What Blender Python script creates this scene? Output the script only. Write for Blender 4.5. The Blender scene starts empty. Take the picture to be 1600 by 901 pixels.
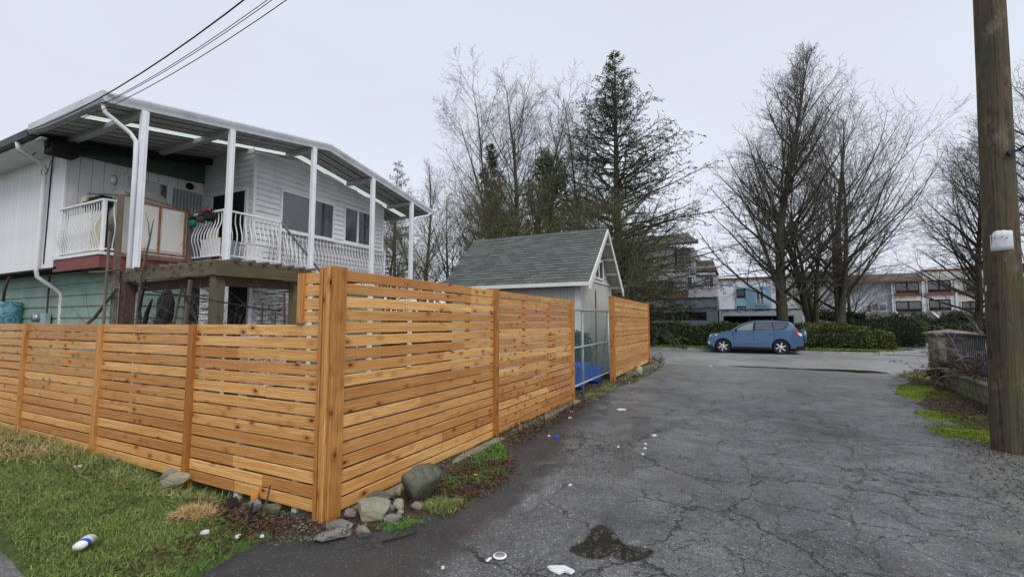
import bpy, bmesh, math, random
import numpy as np
from mathutils import Vector, Matrix
R = math.radians
random.seed(7)
C = bpy.data.collections.new('place'); bpy.context.scene.collection.children.link(C)
SC = bpy.context.scene

# ---------------- camera ----------------
CAMYAW = 26.44; CAMPITCH = 4.35
cam = bpy.data.cameras.new('camera'); camo = bpy.data.objects.new('camera', cam); C.objects.link(camo)
camo.location = (0, 0, 1.6); camo.rotation_euler = (R(90+CAMPITCH), 0, R(CAMYAW))
cam.sensor_width = 36; cam.lens = 15.82; cam.clip_start = 0.05; cam.clip_end = 2000
SC.camera = camo
# ---------------- sky, sun, exposure ----------------
W = bpy.data.worlds.new('World'); SC.world = W; W.use_nodes = True
wt = W.node_tree; wt.nodes.clear()
wo = wt.nodes.new('ShaderNodeOutputWorld'); bg = wt.nodes.new('ShaderNodeBackground'); bg.inputs[1].default_value = 0.1
sky = wt.nodes.new('ShaderNodeTexSky'); sky.sky_type = 'NISHITA'; sky.sun_disc = False
sky.sun_elevation = R(52); sky.sun_rotation = R(135); sky.air_density = 1; sky.dust_density = 4
tc = wt.nodes.new('ShaderNodeTexCoord')
sep = wt.nodes.new('ShaderNodeSeparateXYZ'); wt.links.new(tc.outputs['Generated'], sep.inputs[0])
rp = wt.nodes.new('ShaderNodeValToRGB')      # overcast layer, a little brighter and bluer low down
rp.color_ramp.elements[0].position = 0.0; rp.color_ramp.elements[0].color = (5.6, 6.0, 6.68, 1)
rp.color_ramp.elements[1].position = 0.75; rp.color_ramp.elements[1].color = (5.0, 5.45, 6.1, 1)
wt.links.new(sep.outputs[2], rp.inputs[0])
nz = wt.nodes.new('ShaderNodeTexNoise'); nz.inputs['Scale'].default_value = 1.6; nz.inputs['Detail'].default_value = 4
mpg = wt.nodes.new('ShaderNodeMapping'); mpg.inputs['Scale'].default_value = (1, 1, 2.5)
wt.links.new(tc.outputs['Generated'], mpg.inputs[0]); wt.links.new(mpg.outputs[0], nz.inputs[0])
mr = wt.nodes.new('ShaderNodeMapRange'); mr.inputs[1].default_value = .3; mr.inputs[2].default_value = .7
mr.inputs[3].default_value = .95; mr.inputs[4].default_value = 1.05; wt.links.new(nz.outputs[0], mr.inputs[0])
vm = wt.nodes.new('ShaderNodeVectorMath'); vm.operation = 'SCALE'
wt.links.new(rp.outputs[0], vm.inputs[0]); wt.links.new(mr.outputs[0], vm.inputs['Scale'])
mx = wt.nodes.new('ShaderNodeMixRGB'); mx.inputs[0].default_value = 0.93
wt.links.new(sky.outputs[0], mx.inputs[1]); wt.links.new(vm.outputs[0], mx.inputs[2])
wt.links.new(mx.outputs[0], bg.inputs[0]); wt.links.new(bg.outputs[0], wo.inputs[0])
sun = bpy.data.lights.new('sun', 'SUN'); sun.energy = 1.5; sun.angle = R(35); sun.color = (1, .97, .93)
suno = bpy.data.objects.new('sun', sun); C.objects.link(suno)
suno.rotation_euler = Vector((-.62, .62, -1.0)).to_track_quat('-Z', 'Y').to_euler()   # high, behind the camera's right shoulder
SC.view_settings.view_transform = 'Standard'; SC.view_settings.look = 'None'
SC.view_settings.exposure = 0.55; SC.view_settings.gamma = 1
SC.render.engine = 'CYCLES'

# ---------------- materials ----------------
class NT:
    def __init__(s, name, rough=.7, spec=.3, metal=0, coord='Object'):
        s.m = bpy.data.materials.new(name); s.m.use_nodes = True; s.t = s.m.node_tree
        s.b = s.t.nodes['Principled BSDF']; s.b.inputs['Roughness'].default_value = rough
        s.b.inputs['Specular IOR Level'].default_value = spec; s.b.inputs['Metallic'].default_value = metal
        s.tc = s.t.nodes.new('ShaderNodeTexCoord'); s.v = s.tc.outputs[coord]; s._oi = None
    def L(s, a, b): s.t.links.new(a, b)
    def N(s, k): return s.t.nodes.new(k)
    def setin(s, sock, x):
        if isinstance(x, (int, float)):
            try: sock.default_value = x
            except Exception: sock.default_value = (x, x, x, 1)
        elif isinstance(x, tuple): sock.default_value = (x+(1,)) if len(x) == 3 and len(sock.default_value) == 4 else x
        else: s.L(x, sock)
    def map(s, sc=(1, 1, 1), loc=(0, 0, 0), rot=(0, 0, 0), v=None):
        n = s.N('ShaderNodeMapping'); s.L(v or s.v, n.inputs[0]); n.inputs['Scale'].default_value = sc
        n.inputs['Location'].default_value = loc; n.inputs['Rotation'].default_value = rot; return n.outputs[0]
    def noise(s, scale, detail=3, rough=.55, v=None, col=False):
        n = s.N('ShaderNodeTexNoise'); s.L(v or s.v, n.inputs['Vector']); n.inputs['Scale'].default_value = scale
        n.inputs['Detail'].default_value = detail; n.inputs['Roughness'].default_value = rough
        return n.outputs['Color' if col else 'Fac']
    def voro(s, scale, feat='F1', v=None, out='Distance', rnd=1):
        n = s.N('ShaderNodeTexVoronoi'); n.feature = feat; s.L(v or s.v, n.inputs['Vector']); n.inputs['Scale'].default_value = scale
        n.inputs['Randomness'].default_value = rnd; return n.outputs[out]
    def mr(s, x, a, b, c=0., d=1.):
        n = s.N('ShaderNodeMapRange'); s.setin(n.inputs[0], x)
        for i, q in enumerate((a, b, c, d)): s.setin(n.inputs[i+1], q)
        return n.outputs[0]
    def math(s, op, a, b=0.):
        n = s.N('ShaderNodeMath'); n.operation = op; s.setin(n.inputs[0], a); s.setin(n.inputs[1], b); return n.outputs[0]
    def mix(s, f, a, b, mode='MIX'):
        n = s.N('ShaderNodeMixRGB'); n.blend_type = mode; s.setin(n.inputs[0], f); s.setin(n.inputs[1], a); s.setin(n.inputs[2], b); return n.outputs[0]
    def vadd(s, a, b, op='ADD'):
        n = s.N('ShaderNodeVectorMath'); n.operation = op; s.setin(n.inputs[0], a); s.setin(n.inputs[1], b); return n.outputs[0]
    def vscale(s, a, k):
        n = s.N('ShaderNodeVectorMath'); n.operation = 'SCALE'; s.setin(n.inputs[0], a); s.setin(n.inputs['Scale'], k); return n.outputs[0]
    def oi(s, out='Random'):
        if not s._oi: s._oi = s.N('ShaderNodeObjectInfo')
        return s._oi.outputs[out]
    def col(s, c): s.setin(s.b.inputs['Base Color'], c); return s
    def rough(s, c): s.setin(s.b.inputs['Roughness'], c); return s
    def bump(s, h, st=.5, d=.01):
        n = s.N('ShaderNodeBump'); s.setin(n.inputs['Height'], h); n.inputs['Strength'].default_value = st
        n.inputs['Distance'].default_value = d; s.L(n.outputs[0], s.b.inputs['Normal']); return s
M = {}
def simple(name, c, rough=.6, var=.12, sc=6., metal=0, bump=0, spec=.3, bsc=60, dirt=None, world=False):
    n = NT(name, rough, spec, metal)
    if world: g_ = n.N('ShaderNodeNewGeometry'); n.v = g_.outputs['Position']
    f = n.noise(sc, 4)
    lo = tuple(q*(1-var*1.6) for q in c); hi = tuple(min(1, q*(1+var)) for q in c)
    cc = n.mix(n.mr(f, .3, .7), lo, hi)
    rv = n.mr(n.oi(), 0, 1, 1-var*.6, 1+var*.5)
    cc = n.mix(1., cc, rv, 'MULTIPLY')
    if dirt:
        d = n.noise(sc*.7, 5, .7, v=n.map((1, 1, .35)))
        cc = n.mix(n.mr(d, .52, .75, 0, dirt[3]), cc, dirt[:3])
    n.col(cc)
    if bump: n.bump(n.noise(bsc, 3), bump, .01)
    M[name] = n.m; return n.m

def wood(name, a, b, knot=True, grey=None, rough=.5, sc=1.):
    n = NT(name, rough, .35)
    off = n.vscale(n.oi('Location'), 3.7)
    wn = n.N('ShaderNodeTexWhiteNoise'); wn.noise_dimensions = '3D'; n.L(n.vadd(n.oi('Location'), n.vscale(n.oi('Location'), 1.37)), wn.inputs[0]); rnd = wn.outputs[0]
    v = n.vadd(n.v, off)
    # colour streaks along the board (local X)
    st = n.noise(3.2*sc, 5, .65, v=n.map((.35, 9, 9), v=v))
    warp = n.noise(1.3, 2, v=v, col=True)
    vw = n.vadd(n.map((.55, 8, 8), v=v), n.vscale(warp, 1.2))
    w = n.N('ShaderNodeTexWave'); w.wave_type = 'BANDS'; w.bands_direction = 'Z'; n.L(vw, w.inputs[0]); w.inputs['Scale'].default_value = 1.6*sc
    w.inputs['Distortion'].default_value = 3.; w.inputs['Detail'].default_value = 2
    c = n.mix(n.mr(st, .25, .75), a, b)
    c = n.mix(n.math('MULTIPLY', n.math('POWER', w.outputs['Fac'], 2.), .38), c, (a[0]*.62, a[1]*.48, a[2]*.35))
    fine = n.noise(9, 4, .7, v=n.map((.5, 16, 16), v=v)); c = n.mix(n.mr(fine, .48, .72, 0, .75), c, (a[0]*.42, a[1]*.32, a[2]*.28))
    c = n.mix(n.mr(n.noise(6, 3, .6, v=n.map((.25, 12, 12), v=v)), .5, .75, 0, .45), c, (min(1, b[0]*1.12), min(1, b[1]*1.22), b[2]*1.5))
    big = n.noise(.9, 3, v=n.map((.8, 2, 2), v=v))
    c = n.mix(n.mr(big, .35, .7, 0, .55), c, tuple(q*m for q, m in zip(a, (.85, .72, .6))))
    hue = n.mix(rnd, (.70, .57, .46), (1.12, 1.14, 1.12)); c = n.mix(1., c, hue, 'MULTIPLY')
    if knot:
        kv = n.vadd(n.map((5.2, 10, 10), v=v), n.vscale(warp, .25))
        k = n.voro(1.0, v=kv, out='Distance'); 
        k1 = n.mr(k, .07, .17, 1, 0); k2 = n.mr(k, .12, .42, .75, 0)
        sel = n.mr(n.voro(1.0, v=kv, out='Color'), .38, .40)
        c = n.mix(n.math('MULTIPLY', k2, sel), c, (a[0]*.55, a[1]*.36, a[2]*.25))
        c = n.mix(n.math('MULTIPLY', k1, sel), c, (.06, .022, .009))
    if grey:
        gq = n.noise(1.6, 5, .7, v=n.map((.5, 2.5, 2.5), v=v)); c = n.mix(n.mr(gq, .42, .7, 0, grey[3]), c, grey[:3])
    n.col(c); n.rough(n.mr(st, .3, .7, rough-.1, rough+.12))
    if name == 'pole_wood':
        sp = n.noise(1.0, 5, .7, v=n.map((.45, 26, 26), v=v)); c = n.mix(n.mr(sp, .54, .66, 0, .85), c, (.018, .013, .010)); pa = n.noise(2.2, 4, .7, v=n.map((1, 2, 2), v=v)); c = n.mix(n.mr(pa, .55, .7, 0, .5), c, (.24, .20, .14)); n.col(c); n.bump(sp, .9, .02)
    else: n.bump(n.noise(5, 4, v=n.map((.6, 22, 22), v=v)), .25, .004)
    M[name] = n.m; return n.m
wood('cedar', (.56, .27, .078), (.90, .575, .235), rough=.45)
wood('cedar_post', (.46, .215, .06), (.72, .40, .13), rough=.5)
wood('pergola_wood', (.085, .07, .045), (.19, .16, .11), knot=True, grey=(.085, .10, .05, .6), rough=.8)
wood('old_wood', (.13, .105, .085), (.26, .22, .18), knot=False, grey=(.05, .04, .035, .6), rough=.85)
wood('dark_wood', (.07, .045, .035), (.13, .08, .06), knot=False, rough=.8)
wood('pole_wood', (.040, .028, .018), (.18, .125, .07), knot=True, grey=(.055, .062, .036, .9), rough=.8, sc=3)
simple('white_paint', (.74, .76, .80), .4, .05, 3, dirt=(.45, .45, .45, .35))
simple('paper', (.62, .64, .66), .85, .08, 9, dirt=(.36, .36, .36, .5), bump=.4, bsc=20)
simple('rail_white', (.76, .77, .79), .4, .05, 5, dirt=(.35, .33, .30, .5))
simple('siding_white', (.72, .72, .74), .55, .06, 2.2, dirt=(.42, .42, .42, .5))
simple('siding_vert', (.75, .74, .77), .6, .06, 2, dirt=(.40, .38, .40, .5))
simple('siding_green', (.22, .31, .265), .6, .10, 3, dirt=(.12, .18, .15, .5))
simple('green_board', (.05, .10, .085), .6)
simple('roof_metal', (.52, .53, .54), .45, .08, 2.5, dirt=(.14, .14, .14, .7))
simple('fascia_metal', (.52, .55, .58), .4, .05, 3, dirt=(.25, .27, .28, .6))
simple('red_board', (.20, .055, .045), .6, .12, 4, dirt=(.09, .04, .035, .5))
simple('dark', (.012, .012, .013), .8)
simple('dark_gutter', (.03, .035, .04), .5)
simple('tar_roof', (.06, .06, .065), .9, .2, 4)
simple('shed_wall', (.50, .50, .46), .65, .06, 3, dirt=(.33, .33, .29, .4))
simple('shed_trim', (.66, .66, .62), .5, .06, 3)
simple('soffit', (.50, .47, .42), .7, .08, 3)
simple('galv', (.30, .38, .39), .45, .15, 9, metal=.2)
simple('chain', (.20, .34, .33), .5, .1, 9)
simple('blue_plastic', (.012, .085, .55), .4, .1, 8)
simple('teal_plastic', (.01, .16, .14), .5)
simple('pot_brown', (.07, .04, .03), .7)
simple('red_cloth', (.30, .03, .03), .9)
simple('black_cloth', (.016, .016, .018), .85, .2, 12, bump=.5, bsc=30)
simple('cover_cloth', (.40, .38, .35), .85, .12, 4, bump=.4, bsc=12)
simple('cream', (.55, .50, .36), .7)
simple('navy', (.02, .03, .09), .6)
simple('white_plastic', (.74, .75, .75), .5, .06, 12, dirt=(.38, .36, .32, .5))
simple('grey_metal', (.22, .23, .23), .5)
simple('orange_wood', (.55, .24, .04), .6)
simple('bld_white', (.56, .60, .68), .8, .05, .4, dirt=(.36, .38, .42, .35))
simple('bld_grey', (.34, .35, .37), .8, .08, .5, dirt=(.20, .20, .21, .5))
simple('bld_grey2', (.36, .37, .40), .8, .06, .5, dirt=(.2, .2, .2, .5))
simple('bld_bluegrey', (.22, .27, .34), .8, .06, .5, dirt=(.15, .18, .22, .4))
simple('bld_blue', (.20, .34, .43), .8, .05, .5)
simple('bld_cream', (.54, .52, .49), .8, .05, .5, dirt=(.33, .30, .27, .4))
simple('bld_roof', (.10, .085, .08), .9, .15, 1)
simple('bld_red', (.20, .06, .055), .7)
simple('concrete', (.30, .29, .27), .85, .15, 3, bump=.3, bsc=40, dirt=(.12, .12, .10, .5))
simple('conc_moss', (.20, .18, .13), .9, .25, 5, bump=.5, bsc=30, dirt=(.07, .09, .03, .8))
simple('iron', (.02, .024, .035), .45)
simple('curtain', (.45, .46, .46), .9, .1, 4)
def rust():
    n = NT('rusty_white', .6)
    f = n.noise(3.2, 6, .7); g2 = n.noise(14, 4, .7)
    c = n.mix(n.mr(f, .60, .70, 0, .8), (.72, .69, .64), (.42, .22, .10)); c = n.mix(n.mr(g2, .66, .72, 0, .7), c, (.16, .10, .07))
    n.col(c); M['rusty_white'] = n.m
    n = NT('rust', .85); n.col(n.mix(n.mr(n.noise(9, 5, .7), .35, .65), (.16, .055, .02), (.42, .20, .10))); M['rust'] = n.m
    n = NT('flaking_paint', .75)   # white boards whose paint comes off in level flakes
    f = n.noise(4, 6, .75, v=n.map((1, 1, 5))); n.col(n.mix(n.mr(f, .50, .55), (.70, .71, .72), (.17, .15, .13))); M['flaking_paint'] = n.m
    n = NT('tarp', .45); f = n.math('FRACT', n.math('MULTIPLY', n.voro(4.5), 3.4)); c = n.mix(n.mr(f, .35, .5), (.13, .30, .36), (.05, .16, .22)); n.col(c); M['tarp'] = n.m
rust()
def glass(name, tint=(.02, .025, .03), r=.06):
    n = NT(name, r, 1.); n.b.inputs['IOR'].default_value = 1.6; f = n.noise(1.2, 3); n.col(n.mix(n.mr(f, .3, .7), tint, tuple(q*2.2 for q in tint))); M[name] = n.m
glass('glass'); glass('glass_pale', (.12, .14, .15), .1)
def translucent():
    n = NT('translucent_sheet', .5); n.col((.85, .88, .86)); t = n.N('ShaderNodeBsdfTranslucent'); t.inputs[0].default_value = (.92, .95, .93, 1)
    m = n.N('ShaderNodeMixShader'); m.inputs[0].default_value = .8; o = n.t.nodes['Material Output']
    n.L(n.b.outputs[0], m.inputs[1]); n.L(t.outputs[0], m.inputs[2]); n.L(m.outputs[0], o.inputs[0]); M['translucent_sheet'] = n.m
translucent()
def shingle():
    n = NT('shingle', .85, .25); g = n.noise(90, 2); f = n.noise(7, 4)
    c = n.mix(n.oi(), (.050, .062, .058), (.112, .128, .122)); c = n.mix(n.mr(f, .3, .75, 0, .5), c, (.05, .06, .06))
    c = n.mix(n.mr(g, .45, .7, 0, .5), c, (.22, .25, .24)); n.col(c); n.bump(g, .4, .004); M['shingle'] = n.m
shingle()
def gpos(n):
    g = n.N('ShaderNodeNewGeometry'); return g.outputs['Position']
def crack_nodes(n, v, sc, wid, seed=0., warp=.35):
    w = n.vadd(n.vscale(n.noise(1.7*sc**.5, 4, .6, v=v, col=True), warp), n.map((1, 1, 0), (seed, seed*2, 0), v=v))
    w2 = n.vadd(w, n.vscale(n.noise(7, 4, .7, v=v, col=True), .16))
    d = n.voro(sc, 'DISTANCE_TO_EDGE', v=w2)
    return n.mr(d, wid*.25*sc, wid*sc, 1, 0)
def asphalt(name, a, b, speck=.35, wet=(.38, .62), cr=1, patch=True):
    n = NT(name, .5, .42); v = gpos(n)
    big = n.noise(.35, 4, .6, v=v); mid = n.noise(1.9, 5, .65, v=v); fine = n.noise(70, 2, .6, v=v)
    c = n.mix(n.mr(mid, .3, .7), a, b)
    c = n.mix(n.mr(big, .45, .62, 0, .55), c, tuple(q*.55 for q in a))
    ag = n.voro(48, v=v); agc = n.voro(48, v=v, out='Color')
    lt = n.math('MULTIPLY', n.mr(ag, .16, .34, 1, 0), n.mr(agc, .55, .75))
    c = n.mix(n.math('MULTIPLY', lt, speck), c, (.40, .41, .42))
    c = n.mix(n.mr(fine, .5, .72, 0, .5), c, tuple(q*.35 for q in a))
    gr = n.math('MULTIPLY', n.mr(n.noise(75, 2, .7, v=v), .32, .68, .55, 1.5), n.mr(n.noise(22, 3, .7, v=v), .3, .7, .72, 1.3))
    c = n.mix(1., c, gr, 'MULTIPLY')
    hgt = n.math('MULTIPLY', n.noise(55, 3, .7, v=v), .8)
    hgt = n.math('ADD', hgt, n.math('MULTIPLY', n.mr(ag, 0, .4, 1, 0), .6))
    if cr:
        s = n.N('ShaderNodeSeparateXYZ'); n.L(v, s.inputs[0])
        reg = n.math('ADD', n.mr(s.outputs[0], -2.0, .4), n.mr(n.noise(.45, 2, v=v), .4, .6, -.6, .6))   # right half of the lane is crazed
        k1 = n.math('MULTIPLY', crack_nodes(n, v, .95, .013, 3., .6), n.mr(n.noise(.5, 2, v=n.map(loc=(7, 3, 0), v=v)), .38, .46))
        k2 = n.math('MULTIPLY', crack_nodes(n, v, 2.4, .0060, 11., .3), n.mr(reg, .15, .45))
        k3 = n.math('MULTIPLY', crack_nodes(n, v, 6.5, .0034, 23., .2), n.mr(n.math('MULTIPLY', reg, n.mr(n.noise(.7, 3, v=n.map(loc=(2, 9, 0), v=v)), .42, .54)), .25, .55))
        k = n.math('MAXIMUM', n.math('MAXIMUM', k1, k2), n.math('MULTIPLY', k3, .85))
        c = n.mix(n.math('MULTIPLY', k, .95), c, (.010, .010, .009))
        hgt = n.math('SUBTRACT', hgt, n.math('MULTIPLY', k, 3.))
    if cr:   # fresher tarmac laid along the left of the lane, with a wandering edge
        e = n.math('ADD', n.mr(s.outputs[1], 3.4, 12., -1.72, -2.75), n.mr(n.noise(1.4, 5, .65, v=v), .3, .7, -.28, .28))
        dm = n.mr(n.math('SUBTRACT', e, s.outputs[0]), -.05, .16)
        fresh = n.mix(n.mr(mid, .3, .7), (.026, .027, .029), (.046, .047, .049)); fresh = n.mix(n.math('MULTIPLY', lt, .3), fresh, (.3, .3, .29))
        c = n.mix(n.math('MULTIPLY', dm, .88), c, fresh)
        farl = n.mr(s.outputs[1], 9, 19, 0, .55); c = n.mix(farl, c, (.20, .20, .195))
        st_ = n.mr(n.noise(.9, 4, .7, v=n.map((1, .45, 1), (5, 2, 0), v=v)), .56, .68, 0, .6); c = n.mix(st_, c, (.035, .036, .04))
        rd = n.mr(n.noise(1.2, 5, .7, v=n.map(loc=(1, 8, 0), v=v)), .60, .72, 0, .35); c = n.mix(rd, c, (.12, .07, .055))
    n.col(c)
    rr = n.mr(n.noise(.8, 4, .6, v=v), .35, .65, wet[0], wet[1]); n.rough(rr)
    n.bump(hgt, .5, .006); M[name] = n.m
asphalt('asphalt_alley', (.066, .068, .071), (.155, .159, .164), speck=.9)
asphalt('asphalt_dark', (.022, .023, .025), (.040, .041, .043), speck=.22, wet=(.45, .7), cr=0)
asphalt('asphalt_street', (.22, .22, .215), (.29, .29, .285), speck=.2, cr=0, wet=(.4, .6))
asphalt('gravelly', (.085, .085, .082), (.17, .17, .16), speck=.6, wet=(.6, .85), cr=0)
def soil():
    n = NT('soil', .9, .2); v = gpos(n); a = n.noise(9, 6, .7, v=v); b = n.noise(1.5, 3, v=v)
    c = n.mix(n.mr(a, .35, .68), (.020, .014, .009), (.085, .062, .042)); c = n.mix(n.mr(b, .52, .62, 0, .8), c, (.045, .06, .018))
    n.col(c); n.bump(a, .8, .03); M['soil'] = n.m
    n = NT('turf', .9, .15); v = gpos(n); a = n.noise(14, 5, .7, v=v); b = n.noise(.8, 4, v=v)
    c = n.mix(n.mr(a, .35, .68), (.030, .050, .014), (.085, .12, .034)); c = n.mix(n.mr(b, .55, .7, 0, .5), c, (.12, .11, .05))
    n.col(c); n.bump(a, .8, .04); M['turf'] = n.m
    n = NT('moss', .95, .1); v = gpos(n); a = n.noise(30, 5, .7, v=v); c = n.mix(n.mr(a, .35, .65), (.05, .07, .012), (.17, .24, .025)); n.col(c); n.bump(a, 1, .02); M['moss'] = n.m
    n = NT('water', .02, .8); n.col((.030, .026, .020)); n.b.inputs['Alpha'].default_value = 1; M['water'] = n.m
soil()
def stone(name, a, b, mossc=None):
    n = NT(name, .85, .25); f = n.noise(16, 7, .75); g = n.noise(70, 4); c = n.mix(n.mr(f, .35, .65), a, b); c = n.mix(n.mr(g, .5, .7, 0, .4), c, tuple(q*.5 for q in a))
    if mossc: c = n.mix(n.mr(n.noise(4, 5, .7), .48, .62, 0, .7), c, mossc)
    n.col(c); n.bump(f, 1., .03); M[name] = n.m
stone('stone_dark', (.07, .072, .055), (.20, .20, .155), (.07, .085, .03)); stone('stone_tan', (.26, .25, .18), (.40, .38, .29)); stone('stone_grey', (.16, .16, .145), (.33, .32, .30), (.10, .10, .06)); stone('stone_pink', (.20, .15, .13), (.30, .24, .21))
def leafmat(name, cols, rough=.5, trans=.25, vary=3.):
    n = NT(name, rough, .3); v = gpos(n); f = n.noise(vary, 3, .6, v=v); g = n.noise(vary*9, 2, v=v)
    c = n.mix(n.mr(f, .3, .7), cols[0], cols[1]); c = n.mix(n.mr(g, .52, .7, 0, .8), c, cols[2]); n.col(c); M[name] = n.m
leafmat('grass', [(.085, .145, .028), (.19, .27, .055), (.30, .32, .11)], .55, vary=4)
leafmat('grass_long', [(.10, .14, .035), (.20, .23, .07), (.42, .36, .18)], .6, vary=3)
leafmat('straw', [(.42, .29, .13), (.55, .40, .20), (.30, .19, .08)], .8)
leafmat('hedge_leaf', [(.030, .052, .016), (.085, .12, .035), (.16, .17, .06)], .4, vary=1.5)
leafmat('laurel_leaf', [(.055, .08, .024), (.13, .155, .05), (.24, .21, .08)], .4, vary=1.4)
leafmat('dark_leaf', [(.012, .022, .008), (.035, .055, .018), (.06, .08, .03)], .5, vary=1)
leafmat('needles', [(.032, .048, .024), (.062, .084, .040), (.10, .11, .055)], .6, vary=.8)
leafmat('needles_light', [(.050, .070, .026), (.10, .125, .048), (.16, .16, .07)], .6, vary=.8)
leafmat('weed', [(.05, .13, .02), (.10, .22, .04), (.17, .26, .06)], .5, vary=9)
leafmat('litter', [(.045, .024, .014), (.10, .055, .03), (.16, .10, .06)], .8, vary=14)
leafmat('fern_dead', [(.05, .03, .02), (.11, .065, .045), (.15, .10, .07)], .8, vary=7)
leafmat('twig_dark', [(.075, .064, .055), (.13, .112, .095), (.15, .13, .11)], .85, vary=.6)
leafmat('twig_mossy', [(.08, .08, .04), (.15, .14, .07), (.19, .16, .10)], .85, vary=.7)
leafmat('twig_grey', [(.11, .095, .085), (.17, .15, .13), (.20, .17, .14)], .85, vary=.7)
leafmat('twig_pale', [(.26, .22, .24), (.36, .31, .33), (.28, .25, .25)], .85, vary=3)
leafmat('bark', [(.035, .030, .022), (.075, .066, .045), (.075, .085, .03)], .9, vary=2.5)
# ---------------- builders ----------------
class MB:
    def __init__(s): s.v = []; s.f = []
    def add(s, vs, fs):
        o = len(s.v); s.v += [tuple(p) for p in vs]; s.f += [tuple(i+o for i in f) for f in fs]; return s
    def box(s, x0, x1, y0, y1, z0, z1):
        return s.add([(x0,y0,z0),(x1,y0,z0),(x1,y1,z0),(x0,y1,z0),(x0,y0,z1),(x1,y0,z1),(x1,y1,z1),(x0,y1,z1)],
                     [(0,3,2,1),(4,5,6,7),(0,1,5,4),(1,2,6,5),(2,3,7,6),(3,0,4,7)])
    def bar(s, a, b, w, h, up=(0, 0, 1)):   # rectangular bar between two points
        a, b = Vector(a), Vector(b); d = (b-a).normalized(); u = Vector(up); sd = d.cross(u)
        if sd.length < 1e-4: u = Vector((0, 1, 0)); sd = d.cross(u)
        sd.normalize(); u = sd.cross(d).normalized(); vs = []
        for p in (a, b):
            for i, j in ((-1,-1),(1,-1),(1,1),(-1,1)): vs.append(p+sd*(w/2*i)+u*(h/2*j))
        return s.add(vs, [(0,1,2,3),(7,6,5,4),(0,4,5,1),(1,5,6,2),(2,6,7,3),(3,7,4,0)])
    def tube(s, pts, r, n=6, caps=True):
        pts = [Vector(p) for p in pts]; k = len(pts); rs = r if isinstance(r, (list, tuple)) else [r]*k; o = len(s.v); ref = None
        for i, p in enumerate(pts):
            d = (pts[min(i+1, k-1)]-pts[max(i-1, 0)]).normalized()
            if ref is None: ref = d.orthogonal().normalized()
            ref = (ref-d*ref.dot(d)).normalized(); w = d.cross(ref)
            for j in range(n):
                a = 2*math.pi*j/n; s.v.append(tuple(p+(ref*math.cos(a)+w*math.sin(a))*rs[i]))
        for i in range(k-1):
            for j in range(n):
                a, b = o+i*n+j, o+i*n+(j+1) % n; s.f.append((a, b, b+n, a+n))
        if caps: s.f.append(tuple(o+j for j in range(n))[::-1]); s.f.append(tuple(o+(k-1)*n+j for j in range(n)))
        return s
    def prism(s, poly, d):   # polygon (3-D points) extruded by vector d
        n = len(poly); poly = [Vector(p) for p in poly]; d = Vector(d)
        return s.add(poly+[p+d for p in poly], [tuple(range(n))[::-1], tuple(range(n, 2*n))]+[(i, (i+1) % n, n+(i+1) % n, n+i) for i in range(n)])
    def mesh(s, name, mat, smooth=False):
        me = bpy.data.meshes.new(name); me.from_pydata(s.v, [], s.f); me.update()
        if mat: me.materials.append(M[mat] if isinstance(mat, str) else mat)
        if smooth: me.polygons.foreach_set('use_smooth', [True]*len(me.polygons))
        bm = bmesh.new(); bm.from_mesh(me); bmesh.ops.recalc_face_normals(bm, faces=bm.faces); bm.to_mesh(me); bm.free()
        return me
    def build(s, name, mat, parent=None, smooth=False, bevel=0, loc=None):
        o = bpy.data.objects.new(name, s.mesh(name, mat, smooth)); C.objects.link(o)
        if parent: o.parent = parent
        if loc: o.location = loc
        if bevel:
            b = o.modifiers.new('bevel', 'BEVEL'); b.width = bevel; b.segments = 2; b.limit_method = 'ANGLE'
        return o
def tag(o, label=None, cat=None, group=None, kind=None):
    if label: o['label'] = label
    if cat: o['category'] = cat
    if group: o['group'] = group
    if kind: o['kind'] = kind
    return o
def thing(name, label, cat, loc=(0, 0, 0), rz=0, group=None):
    o = bpy.data.objects.new(name, None); C.objects.link(o); o.location = loc; o.rotation_euler = (0, 0, rz); o.empty_display_size = .2
    return tag(o, label, cat, group)
def inst(me, name, parent=None, loc=(0, 0, 0), rot=(0, 0, 0), sc=(1, 1, 1)):
    o = bpy.data.objects.new(name, me); C.objects.link(o); o.parent = parent; o.location = loc; o.rotation_euler = rot; o.scale = sc; return o
def copy_tree(o, parent=None):
    c = o.copy(); C.objects.link(c); c.parent = parent
    for ch in list(o.children): copy_tree(ch, c)
    return c
def npmesh(name, V, F, mat, smooth=False):
    V = np.asarray(V, dtype=np.float32); F = np.asarray(F, dtype=np.int32); k = F.shape[1]
    me = bpy.data.meshes.new(name); me.vertices.add(len(V)); me.vertices.foreach_set('co', V.ravel())
    me.loops.add(F.size); me.loops.foreach_set('vertex_index', F.ravel())
    me.polygons.add(len(F)); me.polygons.foreach_set('loop_start', np.arange(0, F.size, k, dtype=np.int32))
    me.polygons.foreach_set('loop_total', np.full(len(F), k, dtype=np.int32))
    if smooth: me.polygons.foreach_set('use_smooth', np.ones(len(F), dtype=bool))
    me.update(calc_edges=True); me.materials.append(M[mat]); return me
def npobj(name, V, F, mat, parent=None, smooth=False, loc=None):
    o = bpy.data.objects.new(name, npmesh(name, V, F, mat, smooth)); C.objects.link(o)
    if parent: o.parent = parent
    if loc: o.location = loc
    return o
def snoise(x, y, seed=0, oct=4, base=1.):
    r = np.random.RandomState(seed); out = 0*x; amp = 1.
    for i in range(oct):
        for _ in range(3):
            a = r.uniform(0, 6.283); f = base*2**i*r.uniform(.7, 1.3); out = out+amp*np.sin((x*math.cos(a)+y*math.sin(a))*f+r.uniform(0, 6.28))/3
        amp *= .55
    return out
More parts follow.
